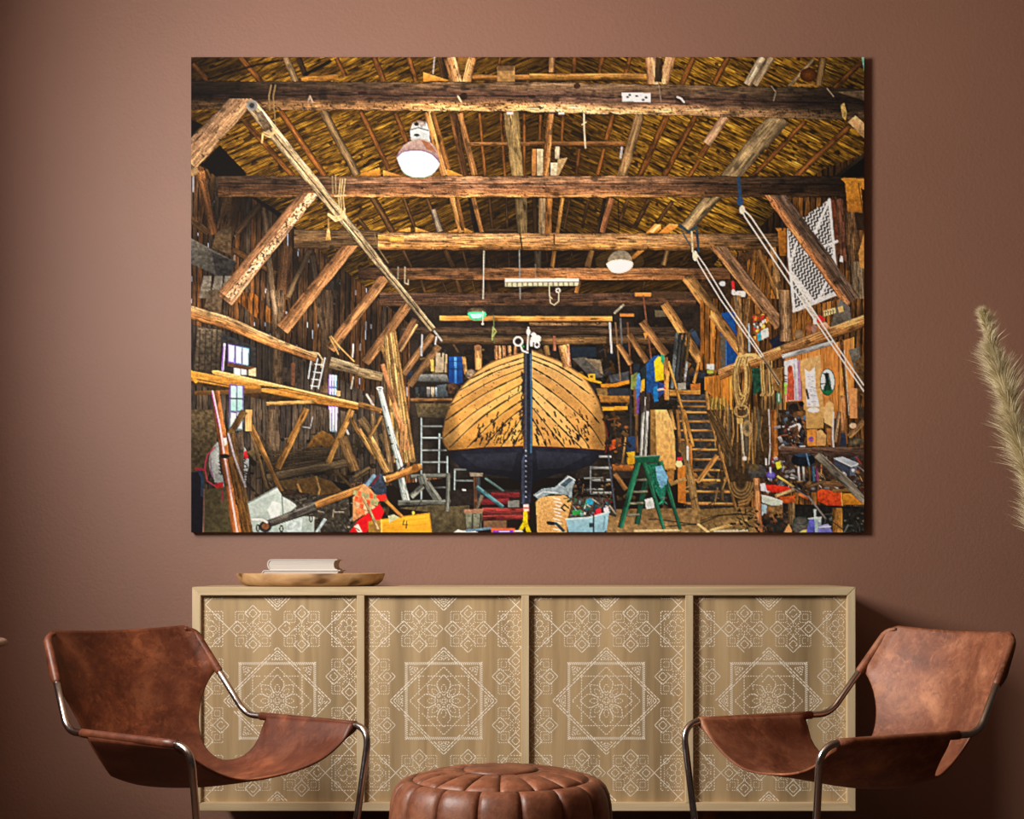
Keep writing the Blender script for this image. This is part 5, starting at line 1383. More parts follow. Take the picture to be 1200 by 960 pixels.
    poly([(615, 540), (645, 530), (660, 640), (650, 770), (605, 780), (612, 640)], (196, 100, 60), (180, 70, 50), .25); ell(628, 555, 16, 26, (150, 60, 34)); poly([(588, 650), (608, 655), (606, 740), (592, 730)], (150, 190, 70)); poly([(680, 480), (695, 500), (712, 768), (690, 772)], (176, 130, 170)); line([(660, 520), (672, 770)], 7, (150, 150, 160)); line([(652, 640), (655, 770)], 8, (170, 40, 50))
    for y in (600, 625, 640): line([(592, y), (606, y + 4)], 7, (40, 44, 40))
    poly([(732, 552), (765, 575), (804, 540), (812, 700), (842, 835), (798, 860), (748, 852), (742, 700)], (226, 226, 228), (206, 206, 214), .12)
    for i in range(26):
        x, y = RNG.uniform(750, 805), RNG.uniform(590, 830); line([(x, y), (x + 14, y + 3)], 4, (140, 140, 150), .8)
    line([(745, 700), (758, 760)], 14, (24, 24, 28))
    ell(893, 647, 54, 95, (20, 54, 40)); ell(893, 645, 49, 89, (214, 232, 238), (190, 220, 232), .04)
    poly([(850, 700), (936, 700), (925, 726), (895, 737), (868, 728)], (20, 110, 60), (16, 80, 44)); poly([(872, 590), (900, 580), (914, 640), (922, 705), (870, 705), (880, 640)], (20, 26, 26), (24, 60, 40), .1); ell(886, 592, 14, 12, (20, 24, 26)); line([(845, 660), (885, 655)], 7, (24, 30, 30)); line([(865, 585), (892, 600)], 8, (20, 26, 26)); ell(876, 690, 10, 22, (20, 50, 34)); line([(900, 600), (912, 670)], 5, (90, 130, 120))
    poly([(862, 880), (880, 800), (905, 775), (935, 800), (935, 900), (866, 900)], (206, 166, 106), (190, 146, 88)); poly([(535, 725), (565, 718), (566, 792), (536, 795)], (60, 120, 84)); poly([(545, 730), (556, 730), (556, 780), (546, 784)], (210, 226, 214))
    poly([(600, 785), (720, 780), (735, 905), (600, 905)], (64, 44, 28), (90, 60, 34), .5); ell(655, 830, 36, 34, (28, 24, 24)); ell(710, 800, 18, 20, (24, 20, 20)); poly([(500, 560), (580, 540), (580, 720), (510, 700)], (130, 92, 46), None, .4)
    # ropes of the hoists
    at(0, 0, 1)
    for dx in (0, 7): line([(869 + dx * .4, 247), (872 + dx, 254), (927 + dx, 336), (971 + dx * .7, 400), (1011, 458 - dx)], 1.7, (236, 224, 202))
    for dx in (0, 6): line([(811 + dx * .5, 295), (820 + dx, 312), (843 + dx, 350), (892 + dx * .5, 419), (912, 450)], 1.5, (226, 214, 190))
    wood((893, 418), (914, 450), 4, [(176, 140, 96), (120, 90, 56)])
    line([(865, 209), (867, 240)], 4, (36, 60, 84)); ell(866.5, 236, 4, 5.5, (40, 66, 96)); ell(869, 246, 3.4, 5, (226, 206, 176)); ell(814, 300, 3, 6, (226, 206, 170)); line([(796, 264), (806, 272), (816, 266)], 3, (40, 60, 66)); line([(798, 270), (812, 295)], 1.6, (60, 70, 72)); line([(810, 272), (811, 295)], 2, (200, 180, 140)); line([(816, 270), (818, 295)], 3, (40, 56, 66))
    line([(938, 348), (955, 372)], 5, (206, 200, 190), .8)

    # ---- stairs, clothes, ladder
    at(0, 0, 1)
    poly([(792, 462), (828, 462), (866, 600), (806, 604)], (56, 54, 52), (40, 38, 34), .5)
    clutter(800, 520, 858, 600, 50, [(60, 60, 56), (96, 70, 36), (40, 38, 36), (120, 84, 40)], 2, 6, 3)
    at(820, 480)
    for i, y in enumerate((-60, -22, 18, 82, 146, 214, 280, 350, 424, 496, 576, 660)):
        xr = 66 + max(0, y) * .265; wood((-160 + max(0, y) * .08, y), (xr, y + 2), 16 + i * .6, [(222, 160, 80), (176, 116, 50), (90, 56, 22)])
    wood((42, -130), (60, 10), 26, [(196, 140, 66), (130, 88, 38)]); wood((56, 0), (262, 695), 30, [(206, 150, 76), (150, 102, 46), (96, 64, 28)], 38); wood((-130, 0), (-20, 700), 24, [(190, 134, 62), (120, 80, 34)], 30); wood((120, 320), (-20, 510), 36, [(206, 140, 64), (150, 96, 40)]); wood((150, 370), (155, 640), 24, [(110, 80, 44), (80, 58, 32)])
    at(620, 340)
    wood((955, 470), (965, 770), 34, [(230, 160, 80), (196, 124, 52)]); wood((975, 500), (1110, 960), 20, [(214, 150, 60), (160, 106, 40)])
    at(620, 480)
    wood((1085, 0), (1150, 260), 22, [(214, 150, 60), (160, 100, 36)]); wood((1040, 0), (1060, 300), 24, [(200, 130, 56), (140, 90, 36)]); wood((990, 0), (1020, 140), 26, [(196, 146, 76), (140, 100, 46)]); wood((1130, 230), (1150, 700), 22, [(196, 120, 44), (150, 86, 30)]); wood((1075, 230), (1175, 740), 50, [(150, 116, 66), (110, 80, 40)], 46)
    poly([(860, 0), (965, 0), (1000, 80), (1022, 200), (1028, 420), (930, 420), (890, 300)], (222, 176, 104), (196, 146, 76), .22, 4, st=.5); poly([(850, 0), (885, 0), (893, 320), (850, 320)], (150, 112, 58), (110, 80, 40), .3); poly([(960, 410), (1020, 410), (1010, 520), (975, 520)], (150, 104, 48))
    for x in (800, 828): wood((x + 6, -90), (x - 18, 330), 24, [(226, 226, 214), (170, 172, 166), (96, 96, 92)])
    wood((750, -120), (755, 300), 24, [(120, 84, 44), (84, 58, 30)]); line([(712, -100), (712, 190)], 12, (50, 50, 50)); poly([(690, 190), (745, 185), (742, 300), (680, 295)], (36, 60, 96), (28, 44, 70)); poly([(682, 300), (740, 292), (742, 380), (690, 388)], (206, 160, 30), (170, 124, 20)); wood((680, 170), (652, 385), 14, [(206, 150, 70)])
    poly([(560, 220), (640, 195), (645, 250), (560, 290)], (206, 84, 30), (150, 60, 24), .4); poly([(580, 385), (735, 390), (735, 430), (590, 430)], (170, 100, 44), (110, 66, 28), .3); clutter(712, 485, 735, 545, 40, [(96, 70, 40), (150, 90, 44), (40, 36, 30)], 2, 5, 3)
    at(620, 480)
    poly([(1040, 390), (1095, 390), (1100, 660), (1045, 650)], (190, 116, 40), (150, 88, 30), .2); ell(1050, 380, 24, 26, (236, 206, 140)); ell(1056, 345, 20, 16, (200, 40, 60)); line([(1048, 300), (1052, 330)], 14, (40, 30, 30)); line([(1112, 260), (1112, 350)], 14, (206, 206, 196))
    wood((600, 450), (680, 560), 34, [(150, 100, 48), (100, 64, 30)]); clutter(700, 550, 860, 622, 70, [(150, 116, 66), (110, 84, 48), (80, 60, 36)], 1, 5, 5)
    at(620, 480)
    poly([(540, 700), (1200, 690), (1200, 865), (540, 865)], (140, 108, 64), (176, 140, 88), .35, 4, .75)
    line([(840, 770), (900, 770), (1200, 810)], 8, (50, 40, 30)); line([(960, 820), (1200, 800)], 7, (40, 36, 30)); line([(740, 850), (1050, 845)], 14, (206, 180, 130))
    poly([(810, 630), (870, 615), (880, 690), (820, 700)], (190, 196, 190))
    # clothes hung on the post
    at(620, 340)
    poly([(820, 520), (870, 465), (915, 455), (905, 640), (880, 780), (855, 720), (822, 730)], (30, 80, 140), (20, 56, 104), .3); poly([(875, 500), (905, 465), (940, 470), (944, 630), (885, 642)], (234, 206, 30), (214, 180, 20), .15); poly([(925, 450), (948, 460), (945, 530), (925, 500)], (30, 150, 110)); poly([(868, 690), (900, 670), (905, 780), (876, 785)], (24, 110, 170)); poly([(740, 600), (775, 580), (790, 700), (755, 765), (738, 750)], (90, 150, 210), (60, 100, 170), .3); poly([(715, 600), (760, 575), (745, 700), (712, 700)], (110, 120, 60), None, .4); poly([(780, 560), (820, 520), (822, 620), (790, 640)], (30, 40, 40)); poly([(900, 640), (950, 660), (945, 720), (905, 760)], (46, 60, 120), None, .4); line([(905, 700), (970, 690)], 14, (226, 190, 160)); line([(950, 690), (975, 690)], 12, (206, 40, 40)); poly([(788, 630), (810, 625), (808, 710), (780, 720)], (206, 150, 40))
    poly([(965, 560), (985, 570), (975, 700), (955, 700)], (220, 150, 70)); line([(765, 760), (760, 860)], 16, (90, 60, 130)); line([(740, 700), (745, 880)], 16, (110, 70, 40)); line([(800, 720), (795, 850)], 26, (50, 40, 36)); line([(835, 730), (832, 840)], 22, (60, 46, 40)); line([(710, 700), (712, 880)], 14, (40, 44, 48))
    # green step ladder
    at(620, 480)
    GR = [(40, 130, 92), (20, 96, 66), (10, 60, 42)]
    wood((835, 400), (755, 805), 34, [(16, 76, 54), (10, 52, 38)], 40, .2)
    for y, xa, xb in ((495, 745, 830), (578, 725, 830), (660, 700, 800), (740, 680, 775)): wood((xa, y), (xb, y - 4), 16, [(150, 150, 120), (90, 90, 70)])
    wood((770, 345), (638, 830), 44, GR, 40, .2, .04); wood((800, 350), (945, 838), 36, GR, 24, .2, .05); wood((920, 360), (1060, 842), 34, GR, 24, .2, .05)
    poly([(735, 332), (920, 322), (905, 372), (760, 372)], (20, 90, 62), (14, 66, 46), .15); line([(735, 330), (925, 320)], 8, (120, 140, 120)); poly([(825, 380), (900, 375), (960, 560), (940, 670), (880, 560)], (20, 84, 60), (20, 100, 80), .5, 1.5)
    poly([(885, 400), (930, 390), (972, 470), (965, 520), (925, 560), (895, 480)], (120, 176, 206), (90, 140, 170), .2); clutter(772, 560, 780, 590, 16, [(150, 190, 170), (40, 130, 96)], 1, 2, 3)
    # steps and shelf under the hull, right
    at(620, 480)
    for y in (330, 410, 496, 586): wood((430 + (490 - 430) * (y < 350), y), (575, y), 20, [(206, 210, 206), (150, 154, 152), (70, 72, 72)], None, .15)
    for y in (480, 560): wood((385, y), (520, y - 2), 12, [(120, 124, 122)])
    line([(430, 400), (430, 590)], 9, (110, 116, 120)); line([(555, 320), (605, 720)], 11, (60, 66, 76)); clutter(668, 555, 720, 600, 90, [(60, 54, 44), (40, 36, 32), (110, 84, 52), (30, 30, 32)], 1, 4, 4)

    # ---- under the hull: trailer, trestle, floor
    at(420, 480)
    poly([(280, 690), (640, 660), (780, 600), (780, 865), (520, 865), (500, 720)], (84, 74, 50), (66, 58, 40), .35, 4); poly([(640, 560), (1150, 560), (1150, 650), (640, 680)], (34, 28, 24), None, .4)
    MT = (150, 166, 168)
    for a, b in (((443, 60), (443, 630)), ((570, 170), (565, 440)), ((625, 330), (625, 450)), ((678, 420), (675, 560))): line([a, b], 10, MT)
    for y in (118, 198, 285, 370): wood((440, y), (620 if y > 200 else 590, y), 12, [(190, 204, 204), (96, 106, 108)], None, .1)
    wood((675, 420), (760, 420), 12, [(130, 140, 140)]); wood((680, 497), (830, 500), 12, [(120, 130, 130)]); wood((520, 545), (620, 545), 12, [(110, 116, 116)])
    TR = [(130, 134, 124), (104, 108, 100), (64, 66, 60)]
    wood((370, 470), (640, 460), 30, TR); wood((470, 520), (370, 610), 40, TR); wood((475, 510), (565, 645), 56, TR); wood((280, 655), (645, 650), 38, TR); wood((632, 445), (624, 715), 30, TR); wood((440, 455), (460, 520), 60, TR)
    line([(455, 620), (395, 710)], 5, (20, 20, 20)); line([(735, 562), (750, 564)], 14, (190, 196, 196))
    at(0, 0, 1); wood((370, 592), (494, 546), 8.5, [(206, 144, 70), (176, 112, 46), (110, 66, 26)], 8.5, .35)
    at(420, 480)
    ell(400, 410, 24, 30, (120, 76, 30)); line([(180, 475), (185, 500)], 18, (226, 196, 150)); line([(330, 390), (290, 420), (285, 430)], 12, (30, 30, 30))
    RD = [(176, 60, 52), (140, 40, 38), (84, 24, 24)]
    wood((930, 600), (1130, 600), 40, [(130, 30, 36), (84, 18, 24)]); wood((860, 648), (1060, 640), 44, [(120, 26, 32), (80, 18, 24)]); wood((870, 712), (1200, 712), 50, RD, 46); wood((870, 758), (1200, 752), 36, RD); poly([(880, 780), (1040, 776), (1040, 830), (880, 830)], (110, 80, 56)); poly([(1050, 640), (1130, 635), (1130, 685), (1050, 685)], (110, 110, 104))
    wood((825, 470), (828, 690), 36, [(176, 110, 66), (130, 76, 44), (84, 50, 30)]); wood((845, 470), (845, 640), 26, [(60, 66, 70)]); poly([(780, 440), (875, 445), (872, 468), (785, 468)], (130, 116, 100)); wood((870, 600), (830, 700), 26, [(96, 84, 70)]); poly([(740, 700), (880, 695), (870, 725), (745, 730)], (150, 110, 84)); poly([(752, 730), (870, 726), (862, 840), (760, 842)], (120, 124, 104), (90, 92, 76), .3); line([(802, 735), (800, 840)], 10, (44, 40, 34)); line([(860, 735), (852, 840)], 10, (44, 40, 34))
    wood((830, 540), (1015, 685), 30, [(130, 186, 196), (70, 130, 144), (40, 84, 96)], 28, .15); wood((890, 480), (1020, 572), 18, [(90, 120, 120), (60, 84, 84)])
    poly([(1158, 665), (1198, 662), (1196, 710), (1160, 712)], (226, 206, 196), None, .15); line([(1160, 690), (1198, 690)], 10, (200, 60, 50)); poly([(1160, 712), (1186, 712), (1190, 800), (1215, 862), (1180, 862), (1170, 820), (1140, 862), (1120, 850), (1155, 790)], (226, 200, 20), (196, 166, 10), .25)
    poly([(665, 865), (700, 840), (740, 850), (800, 838), (845, 865)], (206, 216, 210)); line([(760, 850), (930, 832)], 16, (90, 120, 140)); poly([(930, 832), (1100, 830), (1105, 865), (935, 865)], (214, 90, 50)); poly([(945, 848), (1085, 846), (1085, 865), (945, 865)], (110, 50, 190)); line([(990, 856), (1060, 854)], 7, (230, 220, 240)); line([(1100, 852), (1150, 854)], 12, (190, 200, 206))
    # patchwork, red sack, yellow crate
    poly([(30, 520), (110, 460), (165, 448), (195, 520), (200, 600), (120, 590), (90, 540)], (50, 60, 74), (36, 44, 58), .5); line([(60, 530), (110, 465)], 26, (110, 140, 160)); line([(100, 520), (140, 470)], 16, (96, 30, 40))
    poly([(-40, 620), (40, 520), (90, 560), (150, 640), (60, 720), (-40, 790)], (206, 150, 96), (190, 130, 80), .25)
    rr2 = np.random.RandomState(3)
    for i in range(6):
        for j in range(4):
            x, y = -30 + i * 28 + j * 8, 560 + j * 44 + i * 8 - 10 * (i > 3)
            if y > 730: continue
            poly([(x, y), (x + 24, y + 10), (x + 18, y + 44), (x - 6, y + 34)], [(226, 90, 50), (206, 170, 130), (150, 150, 100), (216, 110, 60), (180, 160, 120)][rr2.randint(5)], None, .25)
    poly([(120, 605), (190, 590), (215, 650), (150, 640)], (206, 40, 30)); poly([(-70, 870), (0, 775), (150, 660), (182, 715), (160, 770), (75, 800), (62, 865)], (216, 20, 28), (190, 10, 20), .12); poly([(-30, 820), (0, 800), (30, 860), (0, 865)], (226, 206, 180)); line([(-20, 830), (10, 850)], 6, (90, 40, 40))
    poly([(70, 785), (162, 770), (162, 865), (70, 865)], (170, 126, 48), (130, 94, 36), .2); poly([(160, 770), (500, 724), (514, 865), (160, 865)], (236, 172, 44), (214, 150, 30), .14, 4, st=4); line([(160, 772), (498, 726), (514, 862)], 8, (190, 130, 30)); line([(162, 775), (164, 862)], 9, (250, 200, 90))
    for y in (795, 835): line([(180, y), (490, y - 35)], 4, (190, 128, 30), .7)
    line([(322, 775), (312, 808), (346, 806)], 6, (60, 40, 16)); line([(340, 782), (336, 832)], 6, (60, 40, 16))
    poly([(210, 745), (250, 735), (290, 755), (215, 795)], (176, 176, 130)); ell(386, 725, 10, 14, (230, 180, 60)); wood((185, 632), (308, 752), 26, [(206, 136, 50), (150, 90, 30)]); wood((30, 605), (140, 840), 22, [(226, 190, 130), (170, 130, 80)])
    # sawdust sack and blue tub
    at(620, 480)
    poly([(45, 650), (80, 610), (250, 600), (300, 640), (290, 700), (262, 865), (56, 865)], (206, 160, 96), (184, 138, 76), .22, 1.2)
    poly([(28, 600), (90, 555), (180, 545), (270, 462), (325, 492), (300, 560), (300, 660), (270, 600), (150, 590), (60, 625)], (150, 168, 174), (110, 124, 128), .25); poly([(200, 520), (270, 470), (310, 490), (250, 545)], (64, 84, 96), None, .3); line([(210, 525), (280, 470), (318, 492)], 8, (214, 226, 230)); line([(50, 605), (100, 575), (200, 585)], 7, (206, 216, 220))
    for i in range(10): line([(170 + (i % 3) * 8, 620 + i * 24), (215 + (i % 2) * 12, 632 + i * 24)], 9, (240, 232, 214), .85)
    line([(130, 792), (190, 800), (240, 850)], 20, (40, 60, 60)); line([(135, 795), (165, 800)], 24, (24, 24, 26)); line([(275, 690), (245, 665), (225, 690), (250, 710)], 10, (24, 22, 24))
    poly([(270, 760), (300, 640), (400, 610), (540, 620), (590, 690), (555, 740)], (66, 54, 46), None, .5)
    clutter(668, 583, 716, 604, 110, [(40, 96, 110), (190, 40, 44), (110, 150, 160), (60, 54, 50), (226, 226, 220), (40, 130, 84), (150, 110, 70), (30, 30, 34)], 1, 3.6, 3)
    at(620, 480)
    ell(425, 645, 26, 22, (40, 140, 170)); poly([(465, 700), (500, 690), (508, 740), (470, 750)], (206, 40, 50)); poly([(520, 690), (555, 680), (560, 730), (528, 740)], (226, 206, 226)); poly([(300, 710), (350, 705), (350, 735), (305, 740)], (40, 140, 60)); wood((440, 625), (500, 670), 12, [(200, 196, 180)]); wood((560, 670), (610, 735), 10, [(190, 176, 150)])
    poly([(258, 765), (420, 752), (560, 715), (545, 845), (520, 862), (275, 862)], (150, 190, 202), (120, 162, 178), .1); line([(256, 768), (420, 757), (562, 718)], 11, (190, 216, 222)); poly([(420, 795), (448, 795), (446, 825), (420, 825)], (40, 56, 64)); line([(452, 740), (452, 862)], 10, (36, 40, 44)); line([(530, 750), (520, 850)], 6, (90, 126, 140))

    # ---- right: hanging ropes, bench
    at(820, 480)
    poly([(75, 0), (480, 0), (480, 400), (380, 560), (260, 690), (150, 300)], (70, 50, 28), (44, 34, 22), .5)
    rh = np.random.RandomState(6)
    for i in range(46):
        x = rh.uniform(80, 470); y0 = rh.uniform(-40, 60); y1 = y0 + rh.uniform(180, 420)
        if x < 230: y1 = min(y1, 120 + x * 1.4)
        line([(x, y0), (x + rh.uniform(-14, 14), (y0 + y1) / 2), (x + rh.uniform(-20, 20), y1)], rh.uniform(6, 12), [(130, 98, 52), (96, 70, 38), (160, 120, 66), (60, 46, 30), (84, 76, 60)][rh.randint(5)])
    for a, b in (((60, 0), (230, 330)), ((100, 0), (215, 270)), ((70, 40), (190, 340))): wood(a, b, 26, [(110, 80, 42), (80, 56, 28)])
    for i in range(6): pts = [(285 + (40 + i * 9) * math.cos(t_), 500 + (60 + i * 12) * math.sin(t_)) for t_ in np.linspace(.1, 3.0, 14)]; line(pts, 9, (130, 100, 58) if i % 2 else (84, 64, 38))
    for i in range(5): line([(270, 640 + i * 10), (330, 620 + i * 12), (370, 570 + i * 10)], 9, (150, 112, 60) if i % 2 else (96, 70, 40))
    wood((284, 60), (304, 330), 18, [(220, 200, 166), (160, 140, 106)]); ell(312, 342, 16, 16, (214, 206, 190)); poly([(255, 60), (300, 60), (300, 100), (262, 100)], (196, 160, 90)); ell(290, 10, 56, 46, (150, 120, 74), None, .3, 1, .75)
    for i in range(4): ell(330, 130, 16 + i * 6, 30 + i * 9, (150, 124, 84), None, .2, 1, .8)
    line([(480, 0), (494, 240), (480, 400)], 9, (190, 190, 190)); poly([(486, 208), (504, 206), (504, 240), (488, 242)], (236, 232, 226)); wood((510, 0), (525, 420), 46, [(206, 124, 44), (180, 98, 30), (110, 60, 20)], 50, .3); line([(460, 345), (462, 385)], 12, (220, 220, 220))
    poly([(545, 0), (740, 0), (745, 260), (545, 250)], (50, 38, 28), (40, 30, 24), .6); poly([(650, 20), (740, 0), (748, 250), (660, 256)], (110, 74, 38), (90, 60, 32), .4); ell(695, 85, 16, 30, (30, 24, 22)); poly([(684, 100), (708, 98), (706, 150), (690, 150)], (206, 206, 206)); ell(715, 180, 22, 60, (34, 26, 22))
    clutter(912, 484, 945, 522, 90, [(150, 84, 60), (60, 56, 60), (206, 200, 196), (40, 36, 40), (120, 90, 50), (90, 110, 130)], 1, 4, 3)
    at(820, 480)
    poly([(738, -20), (870, -20), (865, 130), (745, 132)], (196, 154, 92), (180, 138, 76), .12); ell(795, 2, 42, 18, (214, 226, 230)); poly([(865, -20), (935, -20), (935, 130), (905, 110), (870, 90)], (214, 176, 118), None, .12); poly([(748, 140), (815, 138), (812, 252), (752, 256)], (200, 130, 54)); ell(778, 208, 18, 18, (60, 90, 170)); line([(765, 215), (792, 205)], 8, (220, 60, 60)); poly([(815, 150), (850, 140), (885, 180), (880, 250), (815, 256)], (206, 160, 100), (180, 134, 76)); poly([(885, 130), (925, 130), (920, 250), (890, 240)], (150, 100, 50))
    wood((1000, -100), (1010, 180), 40, [(150, 90, 44), (206, 140, 80)]); wood((975, 10), (945, 230), 26, [(170, 130, 90), (100, 80, 60)]); line([(935, 20), (930, 200), (940, 330)], 11, (200, 200, 200)); poly([(985, 165), (1020, 165), (1025, 270), (980, 260)], (36, 44, 60)); wood((1150, 80), (1040, 190), 44, [(150, 106, 60), (110, 76, 40)]); ell(1072, 112, 24, 20, (226, 176, 140)); ell(1090, 225, 60, 34, (96, 84, 60), (60, 52, 40), .4); poly([(1100, -20), (1152, -20), (1152, 60), (1110, 60)], (60, 46, 34))
    wood((560, 285), (1152, 300), 62, [(110, 80, 60), (84, 58, 46), (56, 40, 32)], 70, .45); line([(700, 258), (735, 256)], 8, (226, 226, 226))
    poly([(545, 320), (1152, 320), (1152, 580), (430, 580), (430, 440)], (58, 44, 34), (50, 36, 26), .5)
    clutter(893, 535, 1010, 575, 210, [(96, 66, 44), (50, 46, 46), (150, 110, 66), (200, 196, 190), (60, 70, 90), (120, 40, 34), (40, 32, 28)], 1, 4.5, 4)
    at(820, 480)
    ell(722, 352, 84, 48, (18, 26, 36), (10, 14, 20), .3); ell(722, 318, 56, 14, (40, 56, 76)); line([(745, 310), (765, 390)], 10, (90, 120, 150)); poly([(395, 380), (460, 400), (440, 470), (350, 480), (330, 420)], (60, 58, 54), None, .5); ell(378, 405, 36, 24, (84, 70, 44))
    for x, c in ((688, (214, 214, 210)), (722, (226, 220, 206)), (762, (130, 100, 60)), (792, (60, 130, 170)), (815, (150, 60, 120)), (490, (190, 200, 230))): wood((x, 400), (x + 6, 500), 18, [c, tuple(v * .6 for v in c)], None, .2)
    ell(495, 458, 32, 26, (120, 110, 190), (70, 60, 140)); line([(490, 410), (494, 440)], 12, (230, 230, 240)); poly([(525, 370), (560, 360), (575, 405), (540, 420)], (200, 190, 50))
    wood((860, 525), (1040, 520), 40, [(150, 104, 60), (100, 66, 36)]); wood((540, 465), (660, 545), 18, [(226, 176, 70)]); wood((760, 540), (880, 500), 20, [(110, 80, 50)])
    poly([(440, 525), (540, 530), (630, 545), (640, 580), (500, 578), (450, 560)], (214, 50, 26), (180, 36, 20), .25); poly([(415, 520), (455, 515), (470, 575), (425, 570)], (206, 206, 216)); wood((525, 610), (660, 560), 26, [(206, 170, 110), (150, 110, 66)]); wood((690, 590), (760, 625), 22, [(226, 100, 40)]); poly([(545, 615), (665, 600), (662, 670), (575, 650)], (190, 84, 30), (150, 60, 20), .3)
    poly([(820, 575), (850, 555), (985, 580), (1000, 690), (900, 675), (820, 640)], (206, 74, 30), (170, 52, 20), .3, 2); line([(990, 580), (998, 690)], 10, (220, 150, 70)); poly([(1000, 590), (1130, 585), (1152, 600), (1152, 665), (1004, 665)], (206, 136, 40), (170, 106, 26), .2); wood((930, 568), (1110, 562), 26, [(206, 150, 70), (150, 100, 40)])
    poly([(430, 595), (495, 610), (580, 640), (575, 668), (510, 678), (432, 650)], (206, 214, 196), (170, 180, 166), .15); poly([(430, 660), (468, 670), (462, 750), (430, 745)], (150, 176, 186)); poly([(468, 672), (580, 672), (580, 760), (470, 750)], (120, 88, 50), None, .35)
    poly([(580, 660), (1152, 680), (1152, 865), (430, 865), (440, 760), (580, 760)], (22, 20, 18), (34, 34, 30), .5)
    clutter(965, 600, 1011, 622, 60, [(60, 64, 60), (90, 96, 90), (30, 28, 26), (110, 104, 92)], 1, 4, 4); clutter(893, 600, 930, 622, 60, [(70, 44, 30), (40, 34, 30), (110, 70, 44), (60, 66, 60)], 1, 4, 3)
    at(820, 480)
    wood((640, 650), (640, 810), 50, [(150, 120, 76), (110, 84, 50), (70, 50, 30)]); wood((960, 690), (965, 865), 72, [(206, 140, 54), (170, 108, 36), (120, 74, 24)], 76, .3); wood((395, 480), (410, 865), 48, [(130, 70, 40), (176, 116, 66), (110, 70, 36)], 60, .4)
    ell(705, 815, 62, 60, (96, 94, 86), (66, 64, 58), .2); ell(705, 780, 56, 30, (40, 60, 54), None, .2, 1, .8); poly([(585, 865), (620, 800), (645, 850), (640, 865)], (214, 150, 90)); poly([(690, 865), (720, 845), (760, 840), (760, 865)], (206, 170, 90))
    poly([(745, 865), (765, 765), (800, 755), (820, 790), (800, 865)], (96, 100, 190), (70, 70, 150), .25); poly([(795, 700), (815, 700), (812, 750), (850, 760), (845, 865), (805, 865)], (190, 206, 200), (130, 150, 160), .3); poly([(830, 815), (900, 800), (930, 865), (825, 865)], (150, 150, 206), (96, 96, 170), .3); line([(835, 825), (915, 820)], 8, (210, 220, 220)); line([(760, 765), (850, 755)], 8, (206, 220, 216))
    line([(640, 540), (760, 610), (880, 765)], 13, (110, 104, 100)); line([(660, 545), (750, 600)], 10, (36, 34, 36)); line([(880, 765), (875, 800)], 8, (60, 60, 64)); line([(920, 780), (1000, 840)], 6, (40, 40, 40))
    wood((820, 315), (1160, 640), 56, [(84, 78, 70), (130, 122, 106), (110, 100, 86)], 64, .25); line([(1050, 490), (1152, 600)], 8, (40, 34, 30)); line([(850, 312), (1100, 540)], 5, (150, 142, 124))
    poly([(935, 340), (1000, 330), (1112, 375), (1098, 400), (1060, 400)], (176, 184, 190), (150, 160, 168), .08); poly([(935, 345), (1055, 405), (1050, 465), (940, 385)], (60, 70, 86), (44, 50, 64), .15); poly([(1055, 400), (1102, 398), (1085, 460), (1048, 465)], (90, 96, 110)); line([(940, 342), (1060, 400), (1110, 380)], 6, (220, 226, 230)); ell(1072, 425, 12, 12, (200, 206, 210))
    # floor ropes and planks at lower right
    poly([(-20, 700), (380, 680), (390, 865), (-20, 865)], (120, 92, 50), (150, 120, 72), .35, 3, .8)
    line([(0, 800), (130, 745), (260, 728), (375, 742)], 7, (30, 26, 22)); line([(0, 780), (120, 740), (300, 735)], 5, (30, 26, 22)); wood((70, 850), (330, 775), 24, [(206, 164, 96), (160, 120, 62)]); wood((-20, 800), (60, 865), 26, [(220, 184, 120), (170, 130, 76)]); line([(270, 690), (340, 850)], 5, (40, 34, 28)); line([(100, 852), (330, 848)], 14, (190, 180, 150))
    clutter(860, 596, 888, 622, 40, [(60, 50, 34), (100, 80, 50), (40, 34, 26)], 1, 3, 5)

def finish_picture():
    """down-sample, then the crisp local contrast of the printed photograph"""
    im = IMG.reshape(PH, SS, PW, SS, 3).mean((1, 3))
    Y, X = np.mgrid[0:PH, 0:PW].astype(np.float32)
    n = vn(X / 1.3, Y / 1.1, 901) * .6 + vn(X / 3.1, Y / 2.7, 902) * .4
    im = im * (1 + .24 * (n - .5) * np.clip((235 - im.max(2)) / 90, 0, 1))[..., None]
    bl = im.copy()
    for ax in (0, 1):
        acc = np.zeros_like(bl)
        for k, wgt in ((-3, .08), (-2, .12), (-1, .18), (0, .24), (1, .18), (2, .12), (3, .08)):
            acc += np.roll(bl, k, ax) * wgt
        bl = acc
    im = im + .50 * (im - bl)
    return np.clip(im, 2, 254)

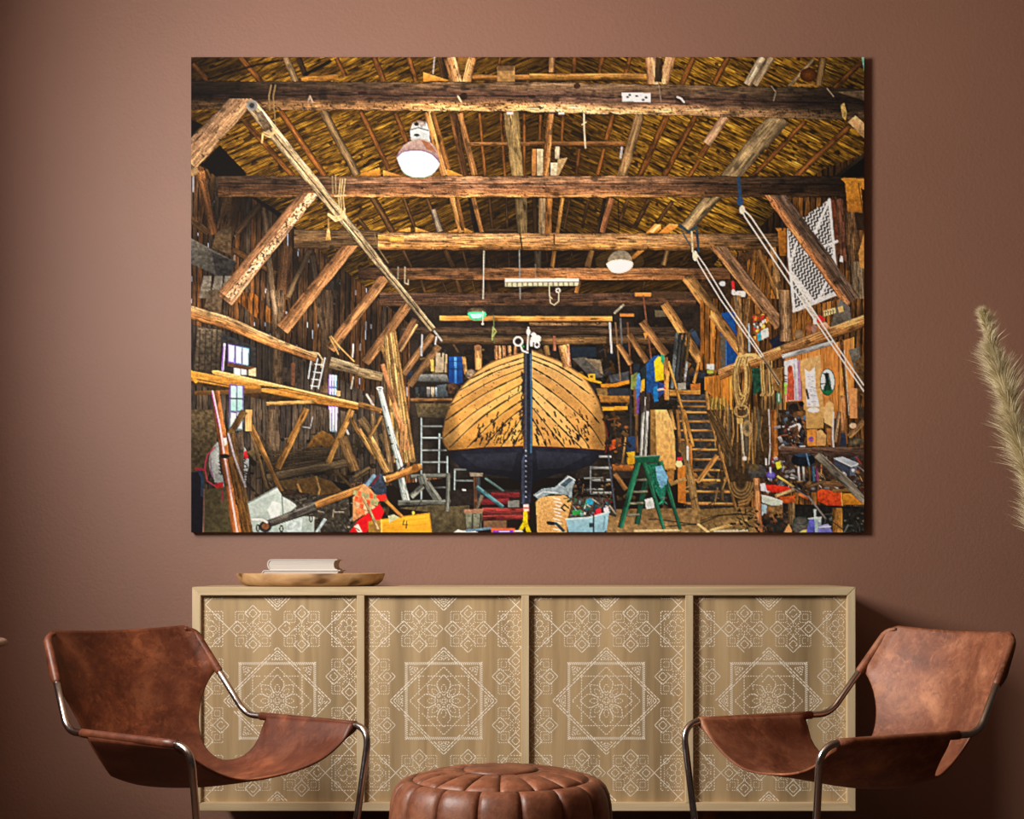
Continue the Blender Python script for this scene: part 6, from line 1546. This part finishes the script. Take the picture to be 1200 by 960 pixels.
paint_picture()
PIC = finish_picture()
PIC_LIN = np.where(PIC / 255 <= 0.04045, PIC / 255 / 12.92, ((PIC / 255 + .055) / 1.055) ** 2.4).astype(np.float32)
PIC_LIN = np.clip(PIC_LIN * PIC_GAIN, 0.003, 0.93)
PFY = 0.440
PS = (5.25 + PFY) / FPX
X0, X1, ZT, ZB = (224 - 600) * PS, (1012.5 - 600) * PS, 1 - (67 - 660) * PS, 1 - (624 - 660) * PS
pcx, pcz = (X0 + X1) / 2, (ZT + ZB) / 2
gx_ = np.linspace(X0 - pcx, X1 - pcx, PW); gz_ = np.linspace(ZT - pcz, ZB - pcz, PH)
GX, GZ = np.meshgrid(gx_, gz_)
co = np.stack([GX, np.zeros_like(GX), GZ], -1).reshape(-1, 3).astype(np.float32)
ii, jj = np.meshgrid(np.arange(PW - 1), np.arange(PH - 1))
a_ = (jj * PW + ii).reshape(-1)
fc = np.stack([a_, a_ + PW, a_ + PW + 1, a_ + 1], 1).astype(np.int32)
me = bpy.data.meshes.new('canvas_print')
me.vertices.add(len(co)); me.vertices.foreach_set('co', co.reshape(-1))
me.loops.add(fc.size); me.loops.foreach_set('vertex_index', fc.reshape(-1))
me.polygons.add(len(fc)); me.polygons.foreach_set('loop_start', np.arange(0, fc.size, 4, dtype=np.int32)); me.polygons.foreach_set('loop_total', np.full(len(fc), 4, np.int32))
me.update(); me.validate()
ca = me.color_attributes.new('print', 'FLOAT_COLOR', 'POINT')
rgba = np.ones((PH * PW, 4), np.float32); rgba[:, :3] = PIC_LIN.reshape(-1, 3)
ca.data.foreach_set('color', rgba.reshape(-1))
t = NT('printed_canvas')
at_ = t.n('ShaderNodeAttribute', attribute_name='print')
M_PRINT = t.set(Base_Color=at_.outputs['Color'], Roughness=0.75, Specular_IOR_Level=0.15)
pic = link('canvas_print', me, M_PRINT)
pic.location = (pcx, PFY, pcz)
tag(pic, 'large unframed print of a wooden boat in a timber workshop, hung above the sideboard', 'picture')
M_EDGE = mat_plain('canvas_edge', rgb(60, 44, 34), 0.8)
link('backing_board', box_mesh('backing_board', X0 - pcx, X1 - pcx, 0.0004, WALL_Y - PFY, ZB - pcz, ZT - pcz), M_EDGE, pic)
